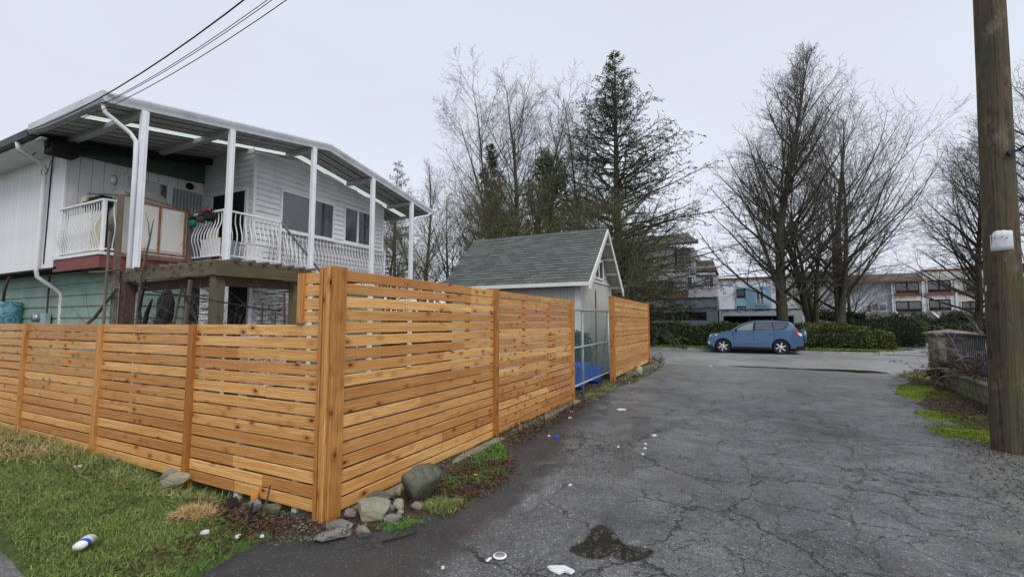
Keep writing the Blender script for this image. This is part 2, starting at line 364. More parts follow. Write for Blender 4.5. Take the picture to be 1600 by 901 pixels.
def poly_inside(px, py, poly):
    ins = np.zeros(px.shape, bool); n = len(poly); j = n-1
    for i in range(n):
        xi, yi = poly[i]; xj, yj = poly[j]
        c = ((yi > py) != (yj > py)) & (px < (xj-xi)*(py-yi)/((yj-yi) if yj != yi else 1e-9)+xi); ins ^= c; j = i
    return ins
def sheet(name, poly, step, zf, mat, kind='structure', jitter=.0, smooth=True, sink=0, base=-.04):   # ground piece: grid cells whose centre lies in the polygon
    xs = [p[0] for p in poly]; ys = [p[1] for p in poly]
    gx = np.arange(min(xs), max(xs)+step, step); gy = np.arange(min(ys), max(ys)+step, step)
    if sink:
        X, Y = np.meshgrid(np.arange(min(xs)-sink, max(xs)+sink+step, step), np.arange(min(ys)-sink, max(ys)+sink+step, step))
        sd = np.full(X.shape, 1e9)
        for i in range(len(poly)):
            ax, ay = poly[i-1]; bx, by = poly[i]; L2 = (bx-ax)**2+(by-ay)**2+1e-12; t = np.clip(((X-ax)*(bx-ax)+(Y-ay)*(by-ay))/L2, 0, 1)
            sd = np.minimum(sd, np.hypot(X-ax-t*(bx-ax), Y-ay-t*(by-ay)))
        sd = np.where(poly_inside(X, Y, poly), sd, -sd)+(jitter*snoise(X, Y, 5, 5, 3.) if jitter else 0)
        Z = zf(X, Y); k = np.clip((sd+sink)/(2*sink), 0, 1); k = k*k*(3-2*k); Z = np.where(sd < sink, base+(Z-base)*k, Z)
        nx = X.shape[1]; keep = (sd > -sink*1.1); ck = keep[:-1, :-1] | keep[1:, 1:] | keep[:-1, 1:] | keep[1:, :-1]; ii, jj = np.nonzero(ck); a = ii*nx+jj
        F = np.stack([a, a+1, a+1+nx, a+nx], 1); V = np.stack([X.ravel(), Y.ravel(), Z.ravel()], 1)
        used, inv = np.unique(F.ravel(), return_inverse=True); o = npobj(name, V[used], inv.reshape(F.shape), mat, smooth=smooth); tag(o, kind=kind); return o
    X, Y = np.meshgrid(gx, gy); cx = X[:-1, :-1]+step/2; cy = Y[:-1, :-1]+step/2
    wob = jitter*snoise(cx, cy, 5, 4, 4.) if jitter else 0
    ins = poly_inside(cx+wob, cy+wob*.8, poly)
    nx = len(gx); ii, jj = np.nonzero(ins); a = ii*nx+jj
    F = np.stack([a, a+1, a+1+nx, a+nx], 1); V = np.stack([X.ravel(), Y.ravel(), zf(X, Y).ravel()], 1)
    used, inv = np.unique(F.ravel(), return_inverse=True); o = npobj(name, V[used], inv.reshape(F.shape), mat, smooth=smooth)
    tag(o, kind=kind); return o
# --- blades / leaves / tubes in bulk ---
def leaves(P, D, Ln, Wd, rng, mat, name, parent=None, fold=.0, seg2=False):
    n = len(P); D = D/np.linalg.norm(D, axis=1, keepdims=True)
    r = rng.normal(size=(n, 3)); S = np.cross(D, r); S /= np.linalg.norm(S, axis=1, keepdims=True)
    Ln = np.broadcast_to(Ln, (n,))[:, None]; Wd = np.broadcast_to(Wd, (n,))[:, None]
    a = P; b = P+D*Ln*.45+S*Wd*.5; c = P+D*Ln; d = P+D*Ln*.45-S*Wd*.5
    V = np.stack([a, b, c, d], 1).reshape(-1, 3); F = np.arange(4*n).reshape(n, 4)
    return npobj(name, V, F, mat, parent)
def bulk_tubes(paths, sides):   # paths: list of (P[M,n,3], R[M,n])
    Vs = []; Fs = []; o = 0
    for P, Rr in paths:
        m, n, _ = P.shape
        T = np.gradient(P, axis=1); T /= (np.linalg.norm(T, axis=2, keepdims=True)+1e-9)
        ref = np.eye(3)[np.argmin(np.abs(T).max(axis=1), axis=1)][:, None, :]
        U = np.cross(T, ref); U /= (np.linalg.norm(U, axis=2, keepdims=True)+1e-9); Wv = np.cross(T, U)
        a = np.arange(sides)*2*np.pi/sides
        V = P[:, :, None, :]+Rr[:, :, None, None]*(U[:, :, None, :]*np.cos(a)[None, None, :, None]+Wv[:, :, None, :]*np.sin(a)[None, None, :, None])
        idx = np.arange(m*n*sides).reshape(m, n, sides)+o
        A = idx[:, :-1, :]; B = np.roll(idx, -1, axis=2)[:, :-1, :]; Cc = np.roll(idx, -1, axis=2)[:, 1:, :]; Dd = idx[:, 1:, :]
        Fs.append(np.stack([A, B, Cc, Dd], -1).reshape(-1, 4)); Vs.append(V.reshape(-1, 3)); o += m*n*sides
    return np.concatenate(Vs), np.concatenate(Fs)
def grow(P0, D0, L, R0, n, up, wig, rng, rtip=.25):
    m = len(P0); P = np.zeros((m, n, 3)); P[:, 0] = P0; D = D0.copy(); st = (L/(n-1))[:, None]
    up = np.broadcast_to(np.asarray(up, float), (m,))[:, None]
    for i in range(1, n):
        D = D+rng.normal(size=(m, 3))*wig+np.array([0, 0, 1.])*up; D /= np.linalg.norm(D, axis=1, keepdims=True); P[:, i] = P[:, i-1]+D*st
    f = np.linspace(1, rtip, n)[None, :]; return P, R0[:, None]*f
def spawn(par, K, t0, lr, ang, up, n, wig, rng, rr=.55, rmin=.004, flat=0, t1=1., taper=.55):
    P, Rr = par; m, q, _ = P.shape
    L0 = np.linalg.norm(P[:, -1]-P[:, 0], axis=1)
    t = t0+(t1-t0)*((np.arange(K)[None, :]+rng.uniform(0, 1, (m, K)))/K); s = t*(q-1); i = np.clip(s.astype(int), 0, q-2); f = (s-i)[..., None]
    mi = np.arange(m)[:, None]; pos = P[mi, i]*(1-f)+P[mi, i+1]*f; tan = P[mi, i+1]-P[mi, i]; tan /= (np.linalg.norm(tan, axis=2, keepdims=True)+1e-9)
    rad = (Rr[mi, i]*(1-f[..., 0])+Rr[mi, i+1]*f[..., 0])
    rv = rng.normal(size=(m, K, 3)); rv[..., 2] *= (1-flat); side = rv-tan*np.sum(rv*tan, axis=2, keepdims=True); side /= (np.linalg.norm(side, axis=2, keepdims=True)+1e-9)
    a = np.radians(ang)*rng.uniform(.7, 1.3, (m, K, 1)); D = tan*np.cos(a)+side*np.sin(a)
    L = (L0[:, None]*lr*(1-taper*t)*rng.uniform(.6, 1.25, (m, K)))
    return grow(pos.reshape(-1, 3), D.reshape(-1, 3), L.ravel(), np.maximum(rmin, rad.ravel()*rr), n, up, wig, rng)
# ================= SETTING: ground, lane, street =================
def hz(x, y): return .012*snoise(x, y, 3, 4, .9)
POT = [(-1.18,3.30),(-1.12,3.52),(-1.06,3.80),(-.94,3.60),(-.64,3.50),(-.60,3.22),(-.80,3.20),(-1.04,3.06),(-1.12,3.14)]
def lane_z(X, Y):
    z = hz(X, Y)*.6
    wx = X+.03*snoise(X, Y, 9, 3, 12.); wy = Y+.03*snoise(X, Y, 8, 3, 12.)
    cx, cy = -.90, 3.36
    d = np.sqrt(((wx-cx)/.26)**2+((wy-cy)/.26)**2); ang = np.arctan2(wy-cy, wx-cx)
    rr = 1+.32*np.cos(3*(ang-1.95))+.06*np.sin(7*ang); z = z-.05*np.clip((rr-d)*5, 0, 1)
    # long shallow split beside the fence
    t = np.clip((wy-3.55)/.76, 0, 1); lx = -1.72+.09*t+.02*np.sin(t*9); dd = np.abs(wx-lx); z = z-.05*np.clip(1.6-dd/.045, 0, 1)*((wy > 3.5) & (wy < 4.35))
    return z
gv = [(-400, -60), (400, -60), (400, 700), (-400, 700)]
MB().add([(x, y, -.09) for x, y in gv], [(0, 1, 2, 3)]).build('ground', 'turf')
tag(bpy.data.objects['ground'], kind='structure')
def lane_all(X, Y): return lane_z(X, Y)
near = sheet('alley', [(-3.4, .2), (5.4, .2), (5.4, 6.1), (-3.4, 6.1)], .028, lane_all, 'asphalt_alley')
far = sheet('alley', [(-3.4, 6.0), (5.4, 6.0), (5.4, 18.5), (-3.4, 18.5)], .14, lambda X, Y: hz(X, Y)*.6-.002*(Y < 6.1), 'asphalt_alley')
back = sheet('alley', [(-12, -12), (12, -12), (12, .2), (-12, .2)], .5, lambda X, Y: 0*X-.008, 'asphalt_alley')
side = sheet('path', [(-14, -.6), (-3.4, -.6), (-3.4, 1.25), (-3.98, 1.40), (-4.56, 1.46), (-5.05, 1.50), (-7, 1.5), (-14, 1.4)], .06, lambda X, Y: 0*X+.015+.004*snoise(X, Y, 2, 3, 3), 'gravelly', jitter=.02, sink=.03)
# verge and lawn
def lawn_z(X, Y): return -.10*np.clip((Y-2.36)/.25, 0, 1)*np.clip((X+6.2)/1.2, 0, 1)+.03+.05*snoise(X, Y, 21, 4, 1.7)*.5+.05*np.clip((2.9-Y), 0, 1)*0+.03*np.clip(-(X+3.2), 0, 3)/3
LAWN = [(-14, 1.38), (-5.2, 1.40), (-4.5, 1.33), (-3.95, 1.22), (-3.5, .95), (-3.1, .8), (-3.10, 1.76), (-3.18, 2.05), (-3.15, 2.42), (-3.02, 2.60), (-3.0, 3.1), (-14, 3.1)]
sheet('lawn', LAWN, .035, lawn_z, 'turf', jitter=.04, sink=.07)
DIRT = [(-3.02,2.3),(-2.62,2.55),(-2.36,2.95),(-2.10,3.34),(-2.08,3.9),(-2.18,4.45),(-2.5,5.1),(-2.72,5.7),(-2.78,6.7),(-2.66,8.1),(-2.6,9.2),(-2.7,10.2),(-2.66,11.3),(-2.5,12.6),(-2.45,14.5),(-2.42,16.7),(-2.55,18.2),(-3.3,18.2),(-3.3,2.3)]
def dirt_z(X, Y): return -.075*np.exp(-(((X+3.0)/.28)**2+((Y-2.6)/.25)**2))+.022+.030*snoise(X, Y, 31, 4, 2.6)*.6+.05*np.clip((-2.55-X)/.5, 0, 1)
sheet('dirt_strip', DIRT, .03, dirt_z, 'soil', jitter=.06, sink=.08)
sheet('garden_soil', [(-40, 2.9), (-3.05, 2.9), (-3.05, 18.3), (-40, 18.3)], .4, lambda X, Y: .05+.04*snoise(X, Y, 41, 3, .8), 'soil')
# gravel shoulder and right-hand soil
GRAV = [(4.3, 17.6), (4.05, 16.8), (3.55, 13.5), (3.05, 10.6), (2.45, 7.3), (2.0, 5.4), (1.6, 3.7), (1.4, 2.4), (1.3, .4), (6.5, .4), (6.5, 17.6)]
sheet('gravel_shoulder', GRAV, .05, lambda X, Y: .010+.016*snoise(X, Y, 51, 4, 2.2)*.6+.02*np.clip((X-2.6)/2, 0, 1), 'gravelly', jitter=.16, sink=.12, base=-.02)
RS = [(3.55,14.3),(3.3,12.2),(2.95,10.4),(3.0,9.2),(3.6,8.9),(4.5,9),(6,9),(6,17.4),(4.3,17.2),(4.0,15.6)]
sheet('leafy_soil', RS, .05, lambda X, Y: .045+.03*snoise(X, Y, 61, 4, 2)*.6, 'soil', jitter=.12, sink=.12)
for k, pl in enumerate([[(3.45,14.6),(3.25,12.3),(3.6,11.9),(4.1,12.6),(4.3,14.6)], [(2.95,10.5),(2.9,9.9),(3.6,9.6),(3.9,10.0),(3.5,10.6)], [(2.55,9.05),(2.7,8.55),(3.6,8.3),(3.7,8.8),(3.0,9.2)], [(4.4,18.1),(4.5,16.6),(5.6,16.4),(6.2,18.1)]]):
    tag(sheet('moss', pl, .03, lambda X, Y: .062+.03*snoise(X, Y, 61, 4, 2)*.6+.012*snoise(X, Y, 5, 3, 14), 'moss', kind='stuff', jitter=.22, sink=.10, base=.0), ['bright green moss patch on the soil before the stone pillar', 'yellow green moss patch on leafy soil short of the low wall', 'bright moss patch on the gravel just behind the utility pole', 'green moss and grass at the street corner behind the stone pillar'][k], 'moss')
# street, kerbs, verge beyond
sheet('street', [(-90, 18.5), (90, 18.5), (90, 28.4), (-90, 28.4)], .9, lambda X, Y: -.004+.0*X+.02*np.exp(-((Y-23)/3)**2), 'asphalt_street')
MB().box(-90, -2.9, 18.28, 18.5, -.05, .10).box(4.7, 90, 18.28, 18.5, -.05, .10).build('kerb', 'concrete'); tag(bpy.data.objects['kerb'], kind='structure')
kq = [(6.3, 28.47), (6.9, 28.75), (7.5, 29.5), (8.3, 30.6), (8.75, 31.6), (8.5, 33.2), (8.0, 36)]; k = MB().box(-90, 6.3, 28.4, 28.55, -.05, .12).box(14.0, 90, 28.4, 28.55, -.05, .12)
for qa, qb in zip(kq[:-1], kq[1:]): k.bar((qa[0], qa[1], .03), (qb[0], qb[1], .03), .16, .26)
k = k.build('kerb', 'concrete'); tag(k, kind='structure')
sheet('verge', [(-90, 28.55), (6.2, 28.55), (7.4, 29.6), (8.6, 31.2), (8.2, 33), (7.6, 36), (-90, 36)], .3, lambda X, Y: .13+.03*snoise(X, Y, 71, 3, .8), 'turf')
sheet('driveway', [(6.2, 28.41), (14, 28.41), (14.6, 40), (30, 44), (30, 57), (8, 57), (9, 36), (8.8, 31.3), (7.5, 29.5)], .4, lambda X, Y: .02+0*X, 'asphalt_street')
# water lying along the near gutter
w = [(-.4, 18.72), (.6, 18.88), (2.2, 18.72), (3.2, 19.0), (3.9, 18.9), (4.3, 18.35), (3.6, 18.05), (2.4, 18.25), (1.0, 18.52), (0, 18.6)]
tag(sheet('puddle', w, .06, lambda X, Y: .014+0*X, 'water', jitter=.06), 'long thin dark puddle lying across the mouth of the lane', 'puddle', kind='structure')
tag(sheet('puddle', [(-1.3,2.95),(-.5,2.95),(-.5,3.9),(-1.3,3.9)], .2, lambda X, Y: -.016+0*X, 'water'), 'small triangular puddle in the broken hole of the lane', 'puddle', kind='structure')
MB().box(4.25, 4.62, 17.9, 18.3, -.02, .012).build('drain_cover', 'galv'); tag(bpy.data.objects['drain_cover'], 'pale metal drain cover at the end of the long gutter puddle', 'drain')

# ================= FENCES =================
_bm = {}
def board_mesh(L, w=.0950, t=.022, mat='cedar'):
    key = (round(L, 2), w, t, mat)
    if key not in _bm:
        c = .003; m = MB(); h = w/2
        pr = [(0, -h+c), (c, -h), (t-c, -h), (t, -h+c), (t, h-c), (t-c, h), (c, h), (0, h-c)]
        m.add([(x, y, z) for x in (0, L) for y, z in pr], [tuple(range(8))[::-1], tuple(range(8, 16))]+[(i, (i+1) % 8, 8+(i+1) % 8, 8+i) for i in range(8)])
        _bm[key] = m.mesh('fence_board', mat)
    return _bm[key]
fr = random.Random(3)
def fence_rows(root, axis, a0, a1, off, z0, n, pitch, w=.0950, joints=None, mat='cedar'):
    # axis 'x': the boards run along world X in a plane y=off, their faces toward -Y; 'y': along Y in a plane x=off, faces toward +X
    for r in range(n):
        z = z0+pitch*(r+.5); cuts = [a0]+([joints[r]] if joints and joints[r] else [])+[a1]
        for i in range(len(cuts)-1):
            L = cuts[i+1]-cuts[i]-.002; jz = fr.uniform(-.0035, .0035); rot = fr.uniform(-.0012, .0012); dp = fr.uniform(-.003, .003)
            if axis == 'x': inst(board_mesh(L, w, mat=mat), 'board', root, (cuts[i], off+dp, z+jz), (0, rot, 0))
            else: inst(board_mesh(L, w, mat=mat), 'board', root, (off-dp, cuts[i], z+jz), (0, rot, math.pi/2))
def post(root, x, y, z0, z1, wx=.09, wy=.09, name='post', mat='cedar_post'):
    # vertical piece: its grain runs along local X, so stand it on end
    L = z1-z0; m = MB(); c = .004
    pr = [(-wx/2+c,-wy/2),(wx/2-c,-wy/2),(wx/2,-wy/2+c),(wx/2,wy/2-c),(wx/2-c,wy/2),(-wx/2+c,wy/2),(-wx/2,wy/2-c),(-wx/2,-wy/2+c)]
    m.add([(l, b, a) for l in (0, L) for a, b in pr], [tuple(range(8))[::-1], tuple(range(8, 16))]+[(i, (i+1) % 8, 8+(i+1) % 8, 8+i) for i in range(8)])
    o = m.build(name, mat, root); o.location = (x, y, z0); o.rotation_euler = (0, -math.pi/2, 0); return o
YF = 2.72; XF = -3.0
fl = thing('slat_fence', 'low run of orange cedar slat fence behind the lawn, left of the corner post', 'fence', (-3.1, YF, 0))
fl_inv = Vector((3.1, -YF, 0))
def rel(root): 
    return root
fl.location = (0, 0, 0)
px_ = [-3.10, -5.0, -6.93, -9.12, -11.2, -13.3, -15.4]
for x in px_[1:]: post(fl, x, YF-.005, -.02, 1.585, .085, .085)
for i in range(len(px_)-1):
    a1 = px_[i]-.045; a0 = px_[i+1]+.045
    js = [ (a0+(a1-a0)*fr.choice([.38, .4, .42, .62])) if (i == 0 and fr.random() < .5) or fr.random() < .12 else None for _ in range(14)]
    fence_rows(fl, 'x', a0, a1, YF-.012, .03, 14, .1115, joints=js)
for x in (-4.25, -3.45, -6.0, -8.0): post(fl, x, YF+.04, -.12, 1.55, .06, .05, 'batten', 'siding_vert' if x > -5 else 'cedar_post')
# raised end: four short boards that step up to the tall run, closed by a narrow end board
fence_rows(fl, 'x', -3.37, -3.145, YF-.012, 1.596, 4, .1115)
post(fl, -3.40, YF-.012, 1.597, 2.03, .075, .05, 'end_board')
ft = thing('slat_fence', 'tall run of orange cedar slat fence along the lane, corner post to wire gate', 'fence')
# corner post of three laminated pieces
post(ft, XF-.03, YF-.03, -.03, 2.075, .034, .075, 'corner_post'); post(ft, XF-.072, YF-.018, -.03, 2.055, .034, .08, 'corner_post'); post(ft, XF-.114, YF-.028, -.03, 2.065, .036, .075, 'corner_post')
post(ft, XF+.012, YF+.02, 0.0, 2.07, .038, .135, 'corner_post')
ys = [2.815, 5.48, 8.72]
for y in ys[1:]: post(ft, XF+.01, y, 0, 2.07, .09, .09)
for i in range(2):
    a0 = ys[i]+(.045 if i else -.0); a1 = ys[i+1]-.045; js = []
    for r in range(18):
        if i == 0: js.append(4.86 if r > 12 else (a0+(a1-a0)*fr.choice([.55, .72, .4]) if fr.random() < .35 else None))
        else: js.append(a0+(a1-a0)*fr.choice([.5, .62]) if fr.random() < .45 else None)
    fence_rows(ft, 'y', a0, a1, XF+.01, .045, 18, .1118, joints=js)
for y in (4.1, 4.86, 6.55, 7.6): post(ft, XF-.05, y, 0, 2.02, .05, .04, 'batten')
ff = thing('slat_fence', 'far short run of orange cedar slat fence between the wire gate and the street', 'fence')
post(ff, XF+.02, 12.0, 0, 2.31, .13, .13, 'post'); post(ff, XF+.005, 17.6, .1, 2.36, .09, .09, 'post')
for (a0, a1) in ((12.07, 17.55),):
    fence_rows(ff, 'y', a0, a1, XF+.01, .12, 16, .1375, w=.126)
post(ff, XF-.05, 14.8, 0.1, 2.3, .06, .06, 'batten')
# stones/curb at foot of the tall run
MB().add([(XF+.06,2.9,.0),(XF+.16,2.9,.0),(XF+.22,8.7,.0),(XF+.06,8.7,.0),(XF+.06,2.9,.06),(XF+.15,2.9,.055),(XF+.2,8.7,.075),(XF+.06,8.7,.08)],[(3,2,1,0),(4,5,6,7),(0,1,5,4),(1,2,6,5),(2,3,7,6),(3,0,4,7)]).build('footing_kerb','conc_moss'); tag(bpy.data.objects['footing_kerb'], kind='structure')

# ================= WIRE GATE =================
gt = thing('chain_link_gate', 'teal grey chain link gate between the tall fence and the far fence run', 'gate')
g = MB(); y0, y1 = 8.83, 11.68; zb, zt = .30, 1.87
for y in (y0, y1): MB().tube([(XF, y, zb-.02), (XF, y, zt+.02)], .024, 8).build('frame_tube', 'galv', gt, True)
MB().tube([(XF-.02, 9.52, .05), (XF-.02, 9.52, zt)], .030, 8).build('frame_tube', 'galv', gt, True)
for z in (zb, 1.08, zt): MB().tube([(XF, y0, z), (XF, y1, z+.03)], .022, 8).build('frame_tube', 'galv', gt, True)
MB().tube([(XF-.03, 11.72, 1.85), (XF-.3, 12.3, .75)], .014, 6).build('brace', 'galv', gt, True)
def chainlink(y0, y1, z0, z1, p, r):
    segs = []; h = p/2; ny = int((y1-y0)/h); nzv = int((z1-z0)/h)
    P = []
    for i in range(ny):
        y = y0+i*h; pts = [(XF+.006*(-1)**j, y+(h if (j+i) % 2 else 0)*.98, z0+j*h) for j in range(nzv+1)]; P.append(pts)
    P = np.array(P); return bulk_tubes([(P, np.full(P.shape[:2], r))], 3)
V, F = chainlink(y0+.01, y1-.03, zb, zt+.06, .09, .0028)
npobj('wire_mesh', V, F, 'chain', gt); tag(bpy.data.objects['wire_mesh'], kind='stuff')
# ================= HOUSE =================
hs = thing('house', 'two storey house, white above and green below, with a metal roofed deck on white posts', 'house')
RS0 = .1685
def roofz(y): return 5.30+RS0*(y-3.35) if y <= 7.8 else 6.05-.1667*(y-7.8)
# --- patio roof pans (each pan a ribbed sheet) ---
def pan(x, w, ya, yb, mat, name):
    m = MB(); t = .02
    prof = [(x, 0), (x, .045), (x+.03, .045), (x+.045, 0), (x+w*.5, 0), (x+w*.5+.01, .02), (x+w*.5+.03, .02), (x+w*.5+.04, 0), (x+w-.002, 0)]
    vs = []; 
    for y in (ya, yb): vs += [(a, y, roofz(y)-.13+b) for a, b in prof]+[(a, y, roofz(y)-.105+b) for a, b in prof[::-1]]
    n = len(prof)*2; m.add(vs, [tuple(range(n))[::-1], tuple(range(n, 2*n))]+[(i, (i+1) % n, n+(i+1) % n, n+i) for i in range(n)])
    return m.build(name, mat, hs)
x = -12.05; k = 0
while x < -9.1:
    w = .3; tr = (-10.30 < x < -9.99)
    pan(x, w, 3.42, 7.8, 'translucent_sheet' if tr else 'roof_metal', 'clear_roof_panel' if tr else 'roof_panel')
    pan(x, w, 7.802, 11.95, 'translucent_sheet' if tr else 'roof_metal', 'clear_roof_panel' if tr else 'roof_panel'); x += .301; k += 1
pan(-9.9, .0+.10, 6.6, 7.8, 'translucent_sheet', 'clear_roof_panel') if False else None
# fascias and gutter
def fas(a, b, h, mat='fascia_metal', name='fascia', t=.05):
    m = MB(); d = Vector(b)-Vector(a); nrm = Vector((0, 0, 1)).cross(d).normalized()*t
    return m.prism([a, b, (b[0], b[1], b[2]-h), (a[0], a[1], a[2]-h)], nrm).build(name, mat, hs)
fas((-8.98, 3.33, 5.30), (-8.98, 7.8, 6.05), .16); fas((-8.98, 7.802, 6.05), (-8.98, 12.0, 5.35), .16)
m = MB().bar((-8.93, 3.33, 5.285), (-8.93, 7.80, 6.037), .02, .03).bar((-8.93, 7.80, 6.037), (-8.93, 12.0, 5.337), .02, .03); m.build('fascia_lip', 'white_paint', hs)
# eave gutter along the south edge
MB().prism([(-11.82, 3.30, 5.32), (-11.82, 3.30, 5.20), (-11.82, 3.33, 5.15), (-11.82, 3.43, 5.15), (-11.82, 3.43, 5.32)], (2.86, 0, 0)).build('eave_gutter', 'fascia_metal', hs)
MB().prism([(-11.0, 11.95, 5.34), (-11.0, 11.95, 5.20), (-11.0, 12.06, 5.18), (-11.0, 12.06, 5.34)], (2.03, 0, 0)).build('eave_gutter', 'fascia_metal', hs)
# main roof beyond
MB().prism([(-26, 3.36, 5.24), (-26, 7.8, 5.95), (-26, 11.9, 5.25), (-26, 11.9, 5.1), (-26, 7.8, 5.8), (-26, 3.36, 5.10)], (14.2, 0, 0)).build('main_roof', 'tar_roof', hs)
MB().box(-26, -11.83, 3.30, 3.40, 5.10, 5.245).build('gutter', 'dark_gutter', hs)
MB().box(-26, -11.6, 3.42, 3.95, 5.06, 5.095).build('eave_soffit', 'siding_vert', hs)
# beams across under the roof, and the long dark beam
for i, y in enumerate((3.9, 5.39, 7.36, 9.34, 11.03)):
    z = roofz(y)-.19; x0 = -12.0 if y < 6.5 else -9.98
    MB().box(x0, -8.99, y-.055, y+.055, z-.05, z+.055).build('cross_beam', 'fascia_metal', hs, bevel=.01)
MB().prism([(-11.7, 3.5, 5.08), (-11.7, 6.5, roofz(6.5)-.16), (-11.7, 6.5, roofz(6.5)-.30), (-11.7, 3.5, 4.94)], (.12, 0, 0)).build('long_beam', 'dark', hs)
MB().box(-11.85, -11.5, 3.55, 3.95, 4.84, 5.04).build('beam_end', 'dark', hs)
MB().prism([(-11.965, 3.95, 5.2), (-11.965, 6.5, roofz(6.5)-.2), (-11.965, 6.5, 5.1), (-11.965, 3.95, 5.0)], (.05, 0, 0)).build('fascia_board', 'green_board', hs)
# posts with footing; the first carries the downpipe
for i, y in enumerate((3.9, 5.39, 7.36, 9.34, 11.03)):
    zt = roofz(y)-.17
    MB().box(-9.05, -8.95, y-.05, y+.05, .02, zt).box(-9.056, -8.944, y-.012, y+.012, .03, zt-.02).build('post', 'white_paint', hs, bevel=.006)
MB().tube([(-9.10, 3.37, 5.14), (-9.10, 3.40, 5.02), (-9.03, 3.72, 4.78), (-9.0, 3.80, 4.66), (-9.0, 3.81, 4.4), (-9.0, 3.81, .3)], .036, 8).build('downpipe', 'white_paint', hs, True)
MB().tube([(-8.97, 11.95, 5.2), (-8.97, 11.8, 5.1), (-8.97, 11.2, 4.9), (-9, 11.12, 4.75)], .03, 8).build('downpipe', 'white_paint', hs, True)
MB().tube([(-12.40, 3.34, 5.12), (-12.42, 3.36, 4.98), (-12.58, 3.75, 4.84), (-12.74, 3.87, 4.76), (-12.78, 3.87, 4.5), (-12.83, 3.87, 2.72), (-12.86, 3.90, 2.55), (-12.84, 4.2, 2.30), (-12.8, 4.28, 2.2), (-12.8, 4.28, .3)], .042, 8).build('downpipe', 'siding_vert', hs, True)
# --- walls ---
MB().box(-26, -12.03, 3.97, 11.0, 2.72, 5.1).build('upper_wall', 'siding_vert', hs)
MB().box(-26, -10.42, 4.30, 11.0, 0, 2.715).build('lower_wall', 'siding_green', hs)
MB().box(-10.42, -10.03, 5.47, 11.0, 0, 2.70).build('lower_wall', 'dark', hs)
MB().box(-12.0, -10.03, 6.56, 10.85, 2.87, 5.25).build('extension_wall', 'siding_white', hs)
MB().prism([(-12.0, 6.56, 5.25), (-12.0, 6.56, 5.58), (-12.0, 7.8, 5.80), (-12.0, 10.84, 5.30), (-12.0, 10.84, 5.25)], (1.96, 0, 0)).build('gable_wall', 'siding_white', hs)
# vertical boards of the upper wall (grooves between)
vb = MB().box(0, .1965, -.03, 0, 0, 2.40).mesh('vertical_board', 'siding_vert')
for i in range(23): inst(vb, 'vertical_board', hs, (-12.2-.2*i, 3.97, 2.70))
vb2 = MB().box(-.03, 0, 0, .192, 0, 2.36).mesh('vertical_board', 'siding_vert')
for i in range(13):
    y = 3.95+.2*i
    h = 2.2
    # interrupted by the sliding door (4.95-6.5, up to 4.86) : board split
    if 4.78 < y < 6.5: inst(MB().box(0, .03, 0, .192, 4.88, roofz(y)-.2).mesh('vertical_board', 'siding_vert'), 'vertical_board', hs, (-12.03, y, 0))
    else: inst(MB().box(0, .03, 0, .192, 2.87, roofz(y)-.2).mesh('vertical_board', 'siding_vert'), 'vertical_board', hs, (-12.03, y, 0))
MB().box(-12.21, -11.99, 3.93, 3.972, 2.68, 5.06).build('corner_trim', 'siding_vert', hs)
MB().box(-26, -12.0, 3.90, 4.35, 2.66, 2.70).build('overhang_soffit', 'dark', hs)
# sliding door
sd = MB().box(-12.01, -11.97, 4.90, 4.95, 2.9, 4.88).box(-12.01, -11.97, 6.53, 6.58, 2.9, 4.88).box(-12.01, -11.97, 4.95, 6.53, 4.83, 4.88).box(-12.01, -11.96, 5.72, 5.84, 2.9, 4.83).build('sliding_door', 'white_paint', hs)
MB().box(-12.01, -11.99, 4.95, 5.72, 2.9, 4.83).build('pane', 'glass', sd)
MB().box(-12.012, -11.992, 5.84, 6.53, 2.9, 4.83).build('pane', 'curtain', sd)
for i in range(9): MB().box(-11.992, -11.985, 5.86+i*.075, 5.90+i*.075, 2.9, 4.80).build('blind_slat', 'glass_pale', sd)
# lap siding boards, cut round openings, under a sloping top
_lap = {}
def lap(parent, origin, dirv, nrm, length, z0, z1, pitch, holes=(), top=None, mat='siding_white', name='siding_board', gap=0):
    o = Vector(origin); d = Vector(dirv); n = Vector(nrm); z = z0
    while z < z1-.01:
        zt = min(z+pitch-gap, z1); segs = [(0, length)]
        for (a, b, c, e) in holes:
            if zt > c+.01 and z < e-.01:
                ns = []
                for s0, s1 in segs:
                    if b <= s0 or a >= s1: ns.append((s0, s1))
                    else:
                        if a > s0: ns.append((s0, a))
                        if b < s1: ns.append((b, s1))
                segs = ns
        for s0, s1 in segs:
            if s1-s0 < .03: continue
            st = [s0, s1] if not top else list(np.linspace(s0, s1, max(2, int((s1-s0)/.6)+2)))
            vs = []; fs = []
            def q(s, zz, off): p = o+d*s+n*off; return (p.x, p.y, zz)
            cols = []
            for s in st:
                h = zt if not top else max(min(zt, top(s)), z+.001)
                if top and top(s) <= z+.002: cols.append(None); continue
                cols.append((q(s, z, .030), q(s, h, .004), q(s, z, -.01)))
            for i in range(len(cols)-1):
                A, B = cols[i], cols[i+1]
                if A is None or B is None: continue
                b_ = len(vs); vs += [A[0], A[1], A[2], B[0], B[1], B[2]]; fs += [(b_, b_+3, b_+4, b_+1), (b_+2, b_+5, b_+3, b_)]
                if i == 0: fs.append((b_, b_+1, b_+2))
                if i == len(cols)-2: fs.append((b_+3, b_+5, b_+4))
            if vs: MB().add(vs, fs).build(name, mat, parent)
        z += pitch
# ext wall facing the lane, x=-10.03 -> boards at x=-10.0; s = y-6.56
win1 = (7.24-6.56, 8.90-6.56, 3.88, 4.90); win2 = (9.25-6.56, 10.32-6.56, 3.90, 4.95)
lap(hs, (-10.02, 6.56, 0), (0, 1, 0), (1, 0, 0), 4.26, 2.88, 5.7, .135, [win1, win2], top=lambda s: min(5.58+.16*s, 5.80-.16*(s-1.24))+.04 if True else 0)
